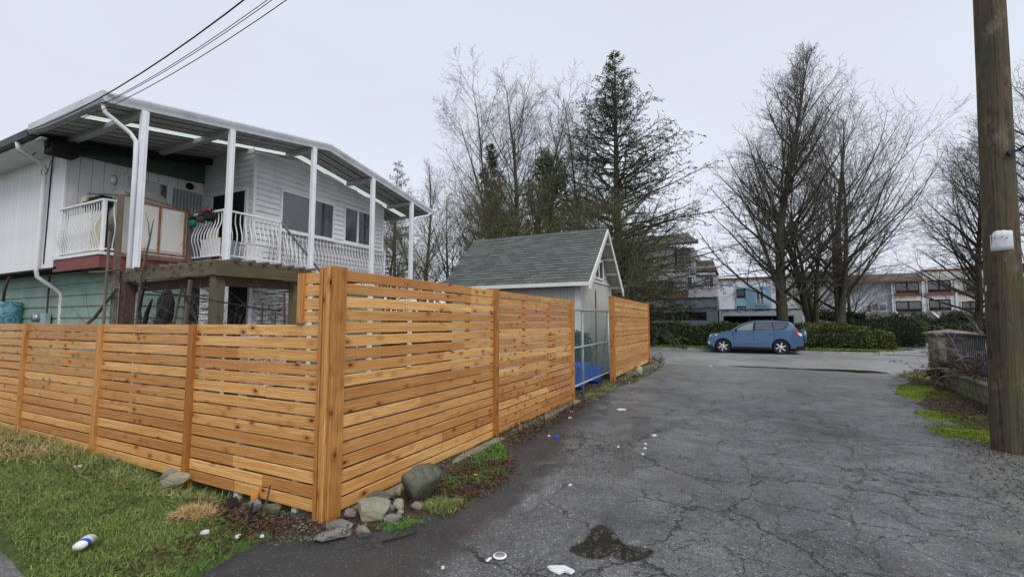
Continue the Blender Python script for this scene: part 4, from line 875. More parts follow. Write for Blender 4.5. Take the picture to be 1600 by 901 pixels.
# ================= CAR =================
def carpaint():
    n = NT('car_blue', .28, .6); n.col((.045, .115, .235)); n.b.inputs['Coat Weight'].default_value = .7; n.b.inputs['Coat Roughness'].default_value = .08; n.b.inputs['Metallic'].default_value = .35; M['car_blue'] = n.m
    n = NT('tyre', .85); n.col((.015, .015, .016)); M['tyre'] = n.m
    n = NT('alloy', .3, .5, .6); n.col((.62, .63, .65)); M['alloy'] = n.m
    n = NT('lamp_clear', .1, .7); n.col((.65, .68, .70)); M['lamp_clear'] = n.m
    n = NT('lamp_red', .15, .7); n.col((.45, .015, .03)); M['lamp_red'] = n.m
    glass('car_glass', (.10, .13, .125), .04); glass('car_glass_tint', (.015, .018, .026), .04)
carpaint()
def make_car():
    t = thing('parked_car', 'blue compact sport utility car parked by the hedge across the street, facing left', 'car', (-1.48, 26.62, 0))
    Wd = 1.80
    def yw(z): return 0.0 if z < 1.13 else (z-1.13)*.36     # tumblehome
    def arch(cx, r, x0, x1): return [(cx+r*math.cos(a), .36+r*math.sin(a)) for a in np.linspace(math.pi*1.08, -math.pi*.08, 11)]
    fx, rx = .80, 3.46
    top = [(.02, .42), (-.0, .60), (.05, .76), (.16, .90), (.34, 1.01), (.75, 1.10), (1.15, 1.155)]
    beltr = [(4.22, 1.27), (4.36, 1.10), (4.45, .86), (4.47, .60), (4.40, .34)]
    lower = [(.12, .30)]+[(x, z) for x, z in top]+[(2.2, 1.175), (3.4, 1.22)]+beltr
    bottom = [(rx+.47, .30)]+arch(rx, .42, 0, 0)[::-1]+[(rx-.47, .28), (fx+.47, .26)]+arch(fx, .42, 0, 0)[::-1]
    outl = lower+bottom
    def body(outl, name, mat, inset=0., shrink=None, bev=.03):
        n = len(outl); 
        def yfun(x, z):
            e = 0.
            if x < .55: e += .34*((.55-x)/.55)**2.0
            if x > 4.05: e += .22*((x-4.05)/.42)**2.0
            return yw(z)+e+inset
        A = [(x, yfun(x, z), z) for x, z in outl]; B = [(x, Wd-yfun(x, z), z) for x, z in outl]
        me = bpy.data.meshes.new(name); bm = bmesh.new(); va = [bm.verts.new(p) for p in A]; vb_ = [bm.verts.new(p) for p in B]
        fa = bm.faces.new(va); fb = bm.faces.new(vb_[::-1])
        sides = [bm.faces.new((va[i], vb_[i], vb_[(i+1) % n], va[(i+1) % n])) for i in range(n)]
        bmesh.ops.recalc_face_normals(bm, faces=bm.faces)
        if bev: 
            ed = [e for e in fa.edges]+[e for e in fb.edges]
            bmesh.ops.bevel(bm, geom=ed, offset=bev, segments=3, profile=.6, affect='EDGES')
        for f in bm.faces: f.smooth = True
        bm.to_mesh(me); bm.free(); me.materials.append(M[mat]); o = bpy.data.objects.new(name, me); C.objects.link(o); o.parent = t
        wn = o.modifiers.new('wn', 'WEIGHTED_NORMAL'); return o
    bd = body(outl, 'body', 'car_blue')
    gh = [(1.12, 1.14), (1.42, 1.36), (1.75, 1.55), (2.05, 1.66), (2.5, 1.715), (3.0, 1.72), (3.5, 1.695), (3.92, 1.64), (4.06, 1.50), (4.24, 1.26), (3.4, 1.20), (2.2, 1.16)]
    body(gh, 'roof', 'car_blue', bev=.045)
    def sidepane(pts, name, mat, off=.006, par=t):
        V = [(x, yw(z)-off, z) for x, z in pts]; m = MB().add(V, [tuple(range(len(pts)))]); o = m.build(name, mat, par)
        m2 = MB().add([(x, Wd-yw(z)+off, z) for x, z in pts], [tuple(range(len(pts)))]); m2.build(name, mat, par); return o
    sidepane([(1.42, 1.20), (1.60, 1.34), (1.88, 1.50), (2.17, 1.60), (2.28, 1.61), (2.22, 1.215)], 'front_window', 'car_glass')
    sidepane([(2.32, 1.22), (2.38, 1.615), (3.10, 1.615), (3.16, 1.245)], 'rear_window', 'car_glass_tint')
    sidepane([(3.20, 1.25), (3.14, 1.613), (3.60, 1.595), (3.80, 1.56), (3.72, 1.40), (3.58, 1.29)], 'quarter_window', 'car_glass_tint')
    sidepane([(1.34, 1.185), (1.58, 1.37), (1.86, 1.535), (2.15, 1.635), (3.62, 1.63), (3.86, 1.585), (3.74, 1.36), (3.58, 1.265), (2.2, 1.195)], 'window_frame', 'dark', .003)
    MB().add([(1.19, .18, 1.17), (1.19, Wd-.18, 1.17), (2.0, Wd-.27, 1.645), (2.0, .27, 1.645)], [(0, 1, 2, 3)]).build('windscreen', 'car_glass', t).location = (-.025, 0, .018)
    MB().add([(4.06, .28, 1.53), (4.06, Wd-.28, 1.53), (4.23, Wd-.2, 1.28), (4.23, .2, 1.28)], [(0, 1, 2, 3)]).build('rear_screen', 'car_glass_tint', t).location = (.02, 0, .01)
    # cladding, sills, bumpers
    MB().box(1.25, 3.0, -.004, .03, .24, .36).box(1.25, 3.0, Wd-.03, Wd+.004, .24, .36).build('sill', 'dark', t)
    MB().box(1.28, 2.98, -.016, .0, .50, .56).box(1.28, 2.98, Wd, Wd+.016, .50, .56).build('side_moulding', 'car_blue', t, bevel=.006)
    MB().box(.06, .5, .08, Wd-.08, .22, .40).build('front_bumper', 'dark', t, bevel=.03)
    MB().box(4.0, 4.50, .06, Wd-.06, .24, .42).build('rear_bumper', 'dark', t, bevel=.03)
    MB().box(.00, .10, .3, Wd-.3, .62, .80).build('grille', 'dark', t, bevel=.01)
    MB().box(.25, 4.2, .25, Wd-.25, .20, .9).build('underbody', 'dark', t)
    # seams and handles
    for pts in ([(1.33, .42), (1.30, 1.16)], [(2.27, .42), (2.27, 1.19)], [(3.18, .74), (3.20, 1.22)], [(3.93, .70), (4.0, 1.0)]):
        a, b = pts; MB().bar((a[0], -.001, a[1]), (b[0], -.001, b[1]), .008, .012).build('door_seam', 'dark', t)
    MB().bar((1.33, -.001, .42), (2.98, -.001, .42), .006, .01).build('door_seam', 'dark', t)
    for x in (2.00, 2.98): MB().box(x, x+.19, -.028, .0, 1.035, 1.065).build('door_handle', 'car_blue', t, bevel=.008)
    MB().box(1.42, 1.50, -.17, .04, 1.17, 1.31).build('wing_mirror', 'dark', t, bevel=.03); MB().box(1.42, 1.50, Wd-.04, Wd+.17, 1.17, 1.31).build('wing_mirror', 'car_blue', t, bevel=.03)
    # lamps
    for s in (0, 1):
        y = lambda v: v if s == 0 else Wd-v
        m = MB(); m.add([(.10, y(.42), .84), (.14, y(.20), .83), (.52, y(-.004), .90), (.60, y(-.004), .99), (.36, y(.10), 1.0), (.20, y(.36), .97)], [(0, 1, 2, 3, 4, 5)]); m.build('headlight', 'lamp_clear', t).location = (-.02, 0, .015)
        m = MB(); m.add([(3.98, y(.012), 1.27), (4.26, y(.05), 1.235), (4.375, y(.12), 1.10), (4.20, y(.04), 1.08)], [(0, 1, 2, 3)]); m.build('tail_light', 'lamp_red', t).location = (0, -.016 if s == 0 else .016, 0)
        m = MB(); m.add([(4.18, y(.035), 1.075), (4.37, y(.12), 1.09), (4.42, y(.16), .96), (4.33, y(.10), .93)], [(0, 1, 2, 3)]); m.build('reverse_light', 'lamp_clear', t).location = (0, -.016 if s == 0 else .016, 0)
        MB().tube([(.16, y(.25), .52), (.10, y(.27), .52)], .07, 10).build('fog_lamp', 'lamp_clear', t)
    # roof rails
    for y in (.30, Wd-.30): MB().tube([(2.05, y, 1.67), (2.3, y, 1.745), (3.6, y, 1.745), (3.82, y, 1.67)], .018, 6).build('roof_rail', 'dark', t, True)
    # spare wheel with cover
    MB().tube([(4.44, Wd/2, .92), (4.60, Wd/2, .92), (4.66, Wd/2, .92), (4.67, Wd/2, .92)], [.34, .36, .33, .05], 24).build('spare_wheel', 'car_blue', t, True)
    # wheels
    for x in (fx, rx):
        for s in (0, 1):
            sg = -1 if s == 0 else 1; y0 = .02 if s == 0 else Wd-.02; r = .36
            tp_ = [(x, y0-sg*.20, .36), (x, y0-sg*.19, .36), (x, y0-sg*.02, .36), (x, y0, .36), (x, y0, .36)]
            tw_ = MB(); pf = [(.22, .30), (.19, r), (.03, r), (.0, .335), (.0, .27), (.03, .245)]; nn = 28
            tw_.add([(x+q*math.cos(6.2832*i/nn), y0-sg*d_, .36+q*math.sin(6.2832*i/nn)) for d_, q in pf for i in range(nn)], [(k*nn+i, k*nn+(i+1) % nn, (k+1)*nn+(i+1) % nn, (k+1)*nn+i) for k in range(5) for i in range(nn)])
            wheel = tw_.build('wheel', 'tyre', t, True)
            MB().tube([(x, y0-sg*.02, .36), (x, y0-sg*.06, .36)], [.25, .24], 28, caps=False).build('rim', 'alloy', wheel, True)
            MB().tube([(x, y0-sg*.09, .36), (x, y0-sg*.10, .36)], [.245, .245], 24).build('brake_disc', 'dark', wheel)
            for i in range(6):
                a = i*math.pi/3+.3; c_, s_ = math.cos(a), math.sin(a); p = lambda rr, w: (x+c_*rr-s_*w, y0-sg*.025, .36+s_*rr+c_*w)
                MB().prism([p(.04, -.035), p(.24, -.036), p(.24, .036), p(.04, .035)], (0, -sg*.03, 0)).build('spoke', 'alloy', wheel, bevel=.006)
            MB().tube([(x, y0-sg*.012, .36), (x, y0-sg*.05, .36)], .062, 12).build('hub_cap', 'alloy', wheel, True)
            # dark well
            MB().tube([(x, y0-sg*.1, .38), (x, y0-sg*.55, .38)], .425, 20).build('wheel_arch_liner', 'dark', t)
    return t
car = make_car()

# ================= POWER POLE and WIRES =================
pl = thing('utility_pole', 'thick weathered brown wooden utility pole with a torn white paper, right of the lane', 'utility pole', (3.0, 7.86, 0))
def pole_mesh():
    L = 11.6; m = MB(); n = 36; k = 60; vs = []
    for i in range(k+1):
        z = L*i/k; r = .184-.0058*z
        for j in range(n):
            a = 2*math.pi*j/n; q = r*(1+.014*math.sin(5*a+z*.8)+.010*math.sin(11*a-z*1.7)-.05*(j in (3, 9, 14, 20) and math.sin(z*1.3+j) > .1))
            vs.append((z, q*math.cos(a), q*math.sin(a)))
    fs = [(i*n+j, i*n+(j+1) % n, (i+1)*n+(j+1) % n, (i+1)*n+j) for i in range(k) for j in range(n)]+[tuple(range(k*n, k*n+n))]
    return m.add(vs, fs)
shaft = pole_mesh().build('shaft', 'pole_wood', pl, True); shaft.rotation_euler = (0, R(-90+1.3), 0)
# a paper notice wraps the side facing the camera; blank
pn = Vector((-3.0, -7.86)).normalized(); a0 = math.atan2(pn.y, pn.x)
def wrap(name, mat, z0, z1, da0, da1, r, ragged=True):
    vs = []; k = 10
    for zi in range(5):
        for j in range(k+1):
            a = a0+da0+(da1-da0)*j/k; z = z0+(z1-z0)*zi/4
            if ragged and zi == 4: z += .004*math.sin(j*2.3)+.012*math.sin(j*.35)-.035*(j in (0, 1))
            q = r-.0058*z+.004+.0008*math.sin(j*2+zi); vs.append((q*math.cos(a)+z*math.tan(R(1.3)), q*math.sin(a), z))
    fs = [(i*(k+1)+j, i*(k+1)+j+1, (i+1)*(k+1)+j+1, (i+1)*(k+1)+j) for i in range(4) for j in range(k)]
    o = MB().add(vs, fs).build(name, mat, pl, True); s = o.modifiers.new('s', 'SOLIDIFY'); s.thickness = .002; return o
nt = wrap('paper_notice', 'paper', 2.50, 2.74, -.60, .62, .1835)
for da, z in ((-.3, 2.66), (.05, 2.67), (.25, 2.65)): 
    o = MB().tube([(0, 0, 0), (.012, 0, 0)], .007, 6).build('staple', 'dark', nt); q = .180; o.location = (q*math.cos(a0+da)+z*math.tan(R(1.3)), q*math.sin(a0+da), z); o.rotation_euler = (0, 0, a0+da)
wrap('yellow_tag', 'cream', 2.00, 2.07, -1.12, -.93, .190, False)
bz = 3.75
MB().tube([(.25, -.14, bz), (.19, -.20, bz-.02), (.14, -.20, bz-.03)], .016, 6).tube([(.14, -.17, bz-.03), (.14, -.21, bz-.03)], .035, 8).build('bolt', 'iron', pl)
MB().tube([(.19, -.19, bz-.02), (.32, -.20, bz+.06), (.6, -.18, bz+.2), (1.6, .3, bz+.6), (6, 3, 5.2)], .012, 6).build('guy_cable', 'iron', pl, True)
# crossarm and insulators high above the frame
MB().box(-1.0, 1.6, -.06, .06, 10.5, 10.62).build('crossarm', 'old_wood', pl)
for x in (-.9, -.3, .9, 1.5): MB().tube([(x, 0, 10.62), (x, 0, 10.7), (x, 0, 10.78)], [.03, .05, .03], 8).build('insulator', 'grey_metal', pl, True)
def wire(a, b, sag, r, lb):
    a, b = Vector(a), Vector(b); pts = []
    for i in range(25):
        t = i/24; p = a.lerp(b, t); p.z -= sag*4*t*(1-t); pts.append(p)
    o = MB().tube(pts, r, 5).build('overhead_wire', 'iron', None, True); tag(o, lb, 'wire', 'wires from the pole to the house eave')
wire((-11.95, 3.2, 5.12), (4, 2.8, 8.0), 1.1, .009, 'thickest dark service wire, leftmost of the wires above the metal roof')
wire((-11.9, 3.2, 5.10), (4, 2.8, 7.6), 1.12, .0042, 'thin overhead wire, second from the left above the metal roof')
wire((-11.9, 3.18, 5.08), (4, 2.8, 7.5), 1.12, .0042, 'thin overhead wire, third from the left above the metal roof')
wire((-11.9, 3.2, 5.06), (4, 2.8, 7.3), 1.12, .005, 'lowest overhead wire, rightmost of the wires above the metal roof')

# ================= RIGHT WALL, PILLAR, IRON FENCE =================
pr = thing('stone_pillar', 'square mossy concrete gate pillar with a peaked flat cap right of the lane mouth', 'pillar', (4.85, 15.3, 0))
MB().box(-.34, .34, -.34, .34, 0, 1.28).build('shaft', 'conc_moss', pr, bevel=.02)
for i in range(3): MB().box(-.347, .347, -.347, .347, .30+.32*i, .31+.32*i).build('joint', 'dark', pr)
MB().box(-.42, .42, -.42, .42, 1.285, 1.345).add([(-.42,-.42,1.345),(.42,-.42,1.345),(.42,.42,1.345),(-.42,.42,1.345),(0,0,1.44)],[(0,1,4),(1,2,4),(2,3,4),(3,0,4)]).build('cap', 'conc_moss', pr, bevel=.01)
wl = thing('garden_wall', 'low mossy concrete block wall running from the stone pillar toward the utility pole', 'wall', (0, 0, 0))
wa, wb = Vector((4.62, 14.95)), Vector((3.86, 7.4)); dW = (wb-wa); LW = dW.length; dW /= LW; angW = math.atan2(dW.y, dW.x)
wbm = MB().box(0, .385, -.09, .09, 0, .19).mesh('wall_block', 'conc_moss')
for c_ in range(2):
    for i in range(int(LW/.395)):
        p = wa+dW*(i*.395+(.0 if c_ == 0 else -.18)); inst(wbm, 'wall_block', wl, (p.x, p.y, .0+.197*c_+rr.uniform(-.004, .004)), (0, 0, angW+rr.uniform(-.01, .01)))
p = wa; o = MB().box(0, LW, -.12, .12, .392, .44).build('coping', 'conc_moss', wl, bevel=.01); o.location = (p.x, p.y, 0); o.rotation_euler = (0, 0, angW)
fi = thing('iron_fence', 'dark blue iron railing on the low garden wall between the pillar and the utility pole', 'railing', (wa.x, wa.y, 0), angW)
for z in (.55, 1.30): MB().box(.2, LW, -.02, .02, z, z+.04).build('rail', 'iron', fi)
MB().box(.2, LW, -.05, .05, 1.34, 1.36).build('top_rail', 'navy', fi)
bar_ = MB().tube([(0, 0, .45), (0, 0, 1.32)], .013, 4).mesh('bar', 'iron')
for i in range(int(LW/.12)): inst(bar_, 'bar', fi, (.3+.12*i, 0, 0))
# dead fern and pale brush round the pillar
rs = np.random.RandomState(31)
def fern(cx, cy, cz, n, Ls, nm, mat, lb, cat='plant', ul=.9, nl=34, drop=-.16):
    t = thing(nm, lb, cat, (cx, cy, cz))
    D0 = rs.normal(0, 1, (n, 3)); D0[:, 2] = abs(D0[:, 2])*.7+.35; D0 /= np.linalg.norm(D0, axis=1, keepdims=True)
    pa = grow(rs.normal(0, .12, (n, 3))*np.array([1, 1, .2]), D0, rs.uniform(.6, 1.2, n)*Ls, np.full(n, .006), 8, drop, .06, rs)
    V, F = bulk_tubes([pa], 3); npobj('stems', V, F, mat, t)
    P = pa[0]; k = nl; ti = rs.uniform(1, 6.99, (n, k)); i0 = ti.astype(int); f = (ti-i0)[..., None]; m = np.arange(n)[:, None]
    Q = P[m, i0]*(1-f)+P[m, i0+1]*f; tn = P[m, i0+1]-P[m, i0]; d = rs.normal(size=Q.shape)*.8+tn/np.linalg.norm(tn, axis=2, keepdims=True)*.7; d[..., 2] -= .2
    leaves(Q.reshape(-1, 3), d.reshape(-1, 3), rs.uniform(.05, .13, n*k)*ul, .02*ul, rs, mat, 'foliage', t); return t
fern(4.55, 14.0, .55, 46, .9, 'dead_fern', 'fern_dead', 'brown dead fern spilling over the low wall beside the stone pillar')
fern(4.35, 12.4, .55, 36, .8, 'dead_fern', 'fern_dead', 'brown dead fern hanging on the low wall nearer the utility pole')
fern(4.42, 14.75, .25, 26, .7, 'dead_fern', 'fern_dead', 'dark dead fern at the foot of the stone pillar')
t = thing('bare_shrub', 'pale leafless shrub arching over the iron railing right of the stone pillar', 'shrub', (4.9, 12.9, .4))
D0 = rs.normal(0, .55, (40, 3)); D0[:, 2] = 1.2; D0 /= np.linalg.norm(D0, axis=1, keepdims=True)
a_ = grow(rs.normal(0, .15, (40, 3))*np.array([1, 1, .1]), D0, rs.uniform(1.0, 1.7, 40), np.full(40, .011), 8, -.14, .12, rs); b_ = spawn(a_, 6, .25, .6, 55, -.05, 5, .2, rs, rmin=.004)
V, F = bulk_tubes([a_], 4); npobj('stems', V, F, 'twig_pale', t); V, F = bulk_tubes([b_], 3); npobj('twigs', V, F, 'twig_pale', t)

# ================= TREES =================
def crown_tree(name, label, cat, loc, H, r0, rad, prof, seed, nprim=60, K2=9, K3=6, K4=3, base=.16, lean=(0, 0), leaders=1, ang0=70, ang1=32, up=.05, mat='twig_dark', trunkmat='bark', tw=.006, group=None, flat=0.2, wig=.07, lsp=1., fan=None):
    rg = np.random.RandomState(seed); t = thing(name, label, cat, loc, group=group)
    n = 14; Dl = rg.normal(0, .12, (leaders, 3)); Dl[0] = 0
    if leaders > 1: Dl += rg.normal(0, .16, (leaders, 3))*lsp
    if fan: Dl[:, 0] = np.array(fan)*.895+Dl[:, 0]*.2; Dl[:, 1] = np.array(fan)*.446+Dl[:, 1]*.6
    Dl[:, 2] = 1; Dl[:, 0] += lean[0]; Dl[:, 1] += lean[1]; Dl /= np.linalg.norm(Dl, axis=1, keepdims=True)
    Ls = H*np.concatenate([[1.], rg.uniform(.75, .97, leaders-1)]); P0 = np.zeros((leaders, 3)); 
    if fan: Ls = H*np.array([1.]+[.98-.25*abs(q) for q in fan[1:]])
    if leaders > 1:
        P0[1:, 2] = H*rg.uniform(.05, .14, leaders-1); Ls[1:] -= P0[1:, 2]
    tr = grow(P0, Dl, Ls, np.full(leaders, r0)*np.concatenate([[1.], np.full(leaders-1, .6)]), n, .03, .035, rg, rtip=.06)
    tr[1][:, 0] *= 1.25
    V, F = bulk_tubes([tr], 10); npobj('trunk', V, F, trunkmat, t, smooth=True)
    # primaries: taken along every leader
    per = nprim//leaders; tt = base+(1-base)*((np.arange(per)[None, :]+rg.uniform(0, 1, (leaders, per)))/per)**.92
    if leaders > 1: tt[1:] = np.clip(tt[1:], .12, .99)
    s = tt*(n-1)*.999; i = s.astype(int); f = (s-i)[..., None]; m = np.arange(leaders)[:, None]
    pos = tr[0][m, i]*(1-f)+tr[0][m, i+1]*f; rad_ = tr[1][m, i]*(1-f[..., 0])+tr[1][m, i+1]*f[..., 0]
    az = rg.uniform(0, 6.283, pos.shape[:2]); an = np.radians(ang0+(ang1-ang0)*tt)*rg.uniform(.8, 1.2, tt.shape)
    D = np.stack([np.cos(az)*np.sin(an), np.sin(az)*np.sin(an), np.cos(an)], -1)
    L = rad*np.interp(tt, [p[0] for p in prof], [p[1] for p in prof])*rg.uniform(.65, 1.15, tt.shape)
    L = np.maximum(L, .4)
    p1 = grow(pos.reshape(-1, 3), D.reshape(-1, 3), L.ravel(), np.clip(rad_.ravel()*.42, .014, .095), 9, up, wig, rg, .15)
    p2 = spawn(p1, K2, .15, .55, 42, up*.5, 6, wig*1.3, rg, rr=.5, rmin=tw*1.4)
    p3 = spawn(p2, K3, .1, .55, 42, .03, 4, wig*1.8, rg, rr=.6, rmin=tw)
    V, F = bulk_tubes([p1], 5); npobj('limbs', V, F, trunkmat if mat != 'twig_grey' else mat, t, smooth=True)
    L4 = [p2]; V, F = bulk_tubes([p2], 3); V3, F3 = bulk_tubes([p3], 3)
    Vs = [V, V3]; Fs = [F, F3+len(V)]
    if K4:
        p4 = spawn(p3, K4, .2, .6, 40, .0, 2, .12, rg, rr=.7, rmin=tw*.75); V4, F4 = bulk_tubes([p4], 3); Vs.append(V4); Fs.append(F4+len(V)+len(V3))
    cr = npobj('crown', np.concatenate(Vs), np.concatenate(Fs), mat, t); return t
OV = [(0, .75), (.2, .95), (.45, 1.0), (.75, .62), (1, .16)]
ZV = .12
crown_tree('bare_tree', 'tall bare tree with an egg shaped crown behind the front of the blue car', 'tree', (2.45, 31.2, ZV), 18.0, .34, 7.6, [(0, .9), (.15, .98), (.4, .80), (.7, .50), (1, .12)], 101, 84, 11, 7, 3, base=.13, ang0=66, ang1=24, up=.06)
crown_tree('bare_tree', 'bare multi stemmed tree just right of the tall egg shaped one, behind the car tail', 'tree', (4.45, 33.5, ZV), 13.6, .28, 6.4, OV, 102, 58, 10, 6, 2, base=.14, leaders=3, lsp=.7, ang0=58, ang1=25, up=.06)
crown_tree('bare_tree', 'bare spreading tree leaning right, third trunk from the blue car', 'tree', (5.7, 34.0, ZV), 14.6, .30, 8.2, [(0, .8), (.3, 1.0), (.6, .8), (1, .25)], 103, 70, 10, 6, 2, base=.12, leaders=3, lsp=.6, lean=(.10, 0), ang0=58, ang1=30, up=.05)
crown_tree('bare_tree', 'bare tree with reddish twigs just left of the utility pole', 'tree', (12.3, 35.0, 0), 11.8, .22, 5.6, [(0, .8), (.3, 1.0), (.7, .7), (1, .3)], 104, 80, 10, 6, 3, base=.16, ang0=65, ang1=35, up=.05, mat='twig_dark')
crown_tree('bare_tree', 'bare tree cut by the right edge of the picture behind the utility pole', 'tree', (15.4, 31.5, 0), 16, .28, 6.0, OV, 105, 70, 9, 6, 2, base=.16, ang0=62, ang1=35)
crown_tree('bare_tree', 'large spreading bare tree rising above the shed roof left of the big conifer', 'tree', (-15.2, 31.0, ZV), 20.2, .34, 6.4, [(0, .5), (.3, .9), (.6, .95), (.85, .7), (1, .4)], 118, 126, 11, 7, 2, base=.25, leaders=6, fan=[.02, -.42, -.22, .16, .32, -.08], ang0=50, ang1=34, up=.04)
crown_tree('bare_tree', 'pale bare tree between the deck roof end and the dark fir', 'tree', (-23.5, 31.0, ZV), 14.6, .24, 5.0, OV, 107, 60, 9, 6, 2, base=.14, leaders=2, ang0=50, ang1=22, up=.07, mat='twig_grey')
crown_tree('bare_tree', 'low bare tree with slanting stems right behind the last white deck post', 'tree', (-16.5, 24.0, 0), 9.5, .16, 5.5, OV, 108, 60, 9, 6, 2, base=.10, leaders=4, ang0=55, ang1=30, up=.04, mat='twig_mossy')
crown_tree('bare_tree', 'mossy bare tree behind the left end of the shed roof', 'tree', (-13.2, 22.5, 0), 9.5, .15, 5.2, OV, 109, 60, 9, 6, 2, base=.12, leaders=4, lean=(.1, 0), ang0=55, ang1=35, up=.03, mat='twig_mossy')
crown_tree('bare_tree', 'mossy bare tree behind the middle of the shed roof', 'tree', (-9.2, 24.5, 0), 9.2, .16, 5.2, OV, 110, 64, 9, 6, 2, base=.12, leaders=4, ang0=58, ang1=35, up=.03, mat='twig_mossy')
crown_tree('bare_tree', 'mossy arching bare tree behind the gabled end of the shed', 'tree', (-5.6, 24.0, 0), 8.0, .15, 4.4, [(0, .9), (.5, 1), (1, .5)], 111, 60, 9, 6, 2, base=.16, leaders=4, lean=(.04, 0), ang0=66, ang1=45, up=.0, mat='twig_mossy')
crown_tree('bare_tree', 'tall thin bare tree between the spreading tree and the big conifer', 'tree', (-11.0, 33.5, ZV), 19.5, .20, 4.2, OV, 112, 64, 9, 6, 2, base=.3, leaders=3, fan=[0, -.15, .14], ang0=45, ang1=22, up=.07, mat='twig_grey')
crown_tree('bare_tree', 'low bare tree left of the last white deck post', 'tree', (-24.5, 27.0, 0), 10.5, .16, 5.5, OV, 113, 54, 9, 6, 2, base=.10, leaders=3, ang0=55, ang1=30, up=.04, mat='twig_mossy')

def conifer(label, loc, H, r0, rad, seed, nb=170, prof=((0, 1.), (.5, .6), (.85, .2), (1, .05)), base=.08, droop=-.03, up0=78, up1=55, dens=1., mat='needles', leafL=.26, sub=12, sparse=1., lw=.05, per=26):
    rg = np.random.RandomState(seed); t = thing('conifer', label, 'tree', loc)
    tr = grow(np.zeros((1, 3)), np.array([[0, 0, 1.]]), np.array([H]), np.array([r0]), 14, .05, .012, rg, .05); V, F = bulk_tubes([tr], 9); npobj('trunk', V, F, 'bark', t, smooth=True)
    tt = base+(1-base)*np.linspace(0, 1, nb)**1.12; tt = np.clip(tt+rg.uniform(-.01, .01, nb), 0, .995); s = tt*13; i = np.clip(s.astype(int), 0, 12); f = (s-i)[:, None]
    pos = tr[0][0, i]*(1-f)+tr[0][0, i+1]*f; az = rg.uniform(0, 6.283, nb); an = np.radians(up0+(up1-up0)*tt)*rg.uniform(.88, 1.12, nb)
    D = np.stack([np.cos(az)*np.sin(an), np.sin(az)*np.sin(an), np.cos(an)], -1)
    L = rad*np.interp(tt, [p[0] for p in prof], [p[1] for p in prof])*rg.choice([.65, .85, 1., 1.12], nb)
    p1 = grow(pos, D, L, np.clip(r0*.3*(1-tt)+.012, .012, .09), 10, droop, .05, rg, .12)
    p2 = spawn(p1, sub, .12, .42, 55, -.05, 5, .07, rg, rr=.5, rmin=.009, flat=.75)
    V1, F1 = bulk_tubes([p1], 4); V2, F2 = bulk_tubes([p2], 3); npobj('limbs', np.concatenate([V1, V2]), np.concatenate([F1, F2+len(V1)]), 'bark', t)
    Qs = []; Ds = []
    for P, k in ((p2[0], per), (p1[0], per*2)):
        m, n, _ = P.shape; k = max(1, int(k*dens)); ti = rg.uniform(.2 if n == 5 else 2., n-1.001, (m, k)); i0 = ti.astype(int); f = (ti-i0)[..., None]; mi = np.arange(m)[:, None]; bl = np.linalg.norm(P[:, -1]-P[:, 0], axis=1); kp = rg.rand(m, k) < np.clip(bl/(1.0 if n == 5 else 2.5), .12, 1)[:, None]
        Q = P[mi, i0]*(1-f)+P[mi, i0+1]*f; tn = P[mi, i0+1]-P[mi, i0]; tn /= np.linalg.norm(tn, axis=2, keepdims=True)+1e-9
        d = tn*.9+rg.normal(size=Q.shape)*.55; d[..., 2] -= .12; Qs.append(Q[kp]); Ds.append(d[kp])
    Q = np.concatenate(Qs); Dd = np.concatenate(Ds); leaves(Q, Dd, rg.uniform(.6, 1.2, len(Q))*leafL, lw, rg, mat, 'crown', t); return t
conifer('big dark deodar conifer with long sweeping branches behind the shed gable', (-7.3, 31.5, ZV), 21.0, .42, 8.6, 201, nb=240, prof=((0, .95), (.25, 1.0), (.5, .66), (.75, .34), (.9, .15), (1, .04)), base=.06, droop=.012, up0=84, up1=58, sub=14, per=15, leafL=.24, lw=.045)
conifer('dense dark fir left of the spreading bare tree above the shed roof', (-17.2, 31.0, ZV), 15.6, .28, 4.4, 202, nb=170, base=.03, droop=.02, up0=80, up1=55, sub=12, per=15, leafL=.30, lw=.07)
conifer('bushy green conifer between the fir and the big deodar', (-12.4, 30.5, ZV), 13.6, .26, 4.4, 203, nb=150, prof=((0, 1.), (.4, .95), (.8, .6), (1, .2)), base=.03, droop=.05, up0=70, up1=40, sub=12, per=15, mat='needles_light', leafL=.28, lw=.07)
conifer('pointed conifer standing behind the lower end of the metal deck roof', (-35.0, 40.0, 0), 20.5, .26, 5.0, 204, nb=90, prof=((0, 1.), (.5, .75), (.8, .4), (1, .05)), base=.2, droop=.0, up0=84, up1=60, sub=11, per=12, leafL=.30, lw=.05)
conifer('low dark conifer with hanging boughs beyond the far end of the wooden fence', (-7.0, 30.2, ZV), 6.8, .16, 5.2, 205, nb=60, prof=((0, 1.), (.5, .9), (1, .3)), base=.1, droop=-.10, up0=80, up1=70, sub=12, per=18, leafL=.28, lw=.06)

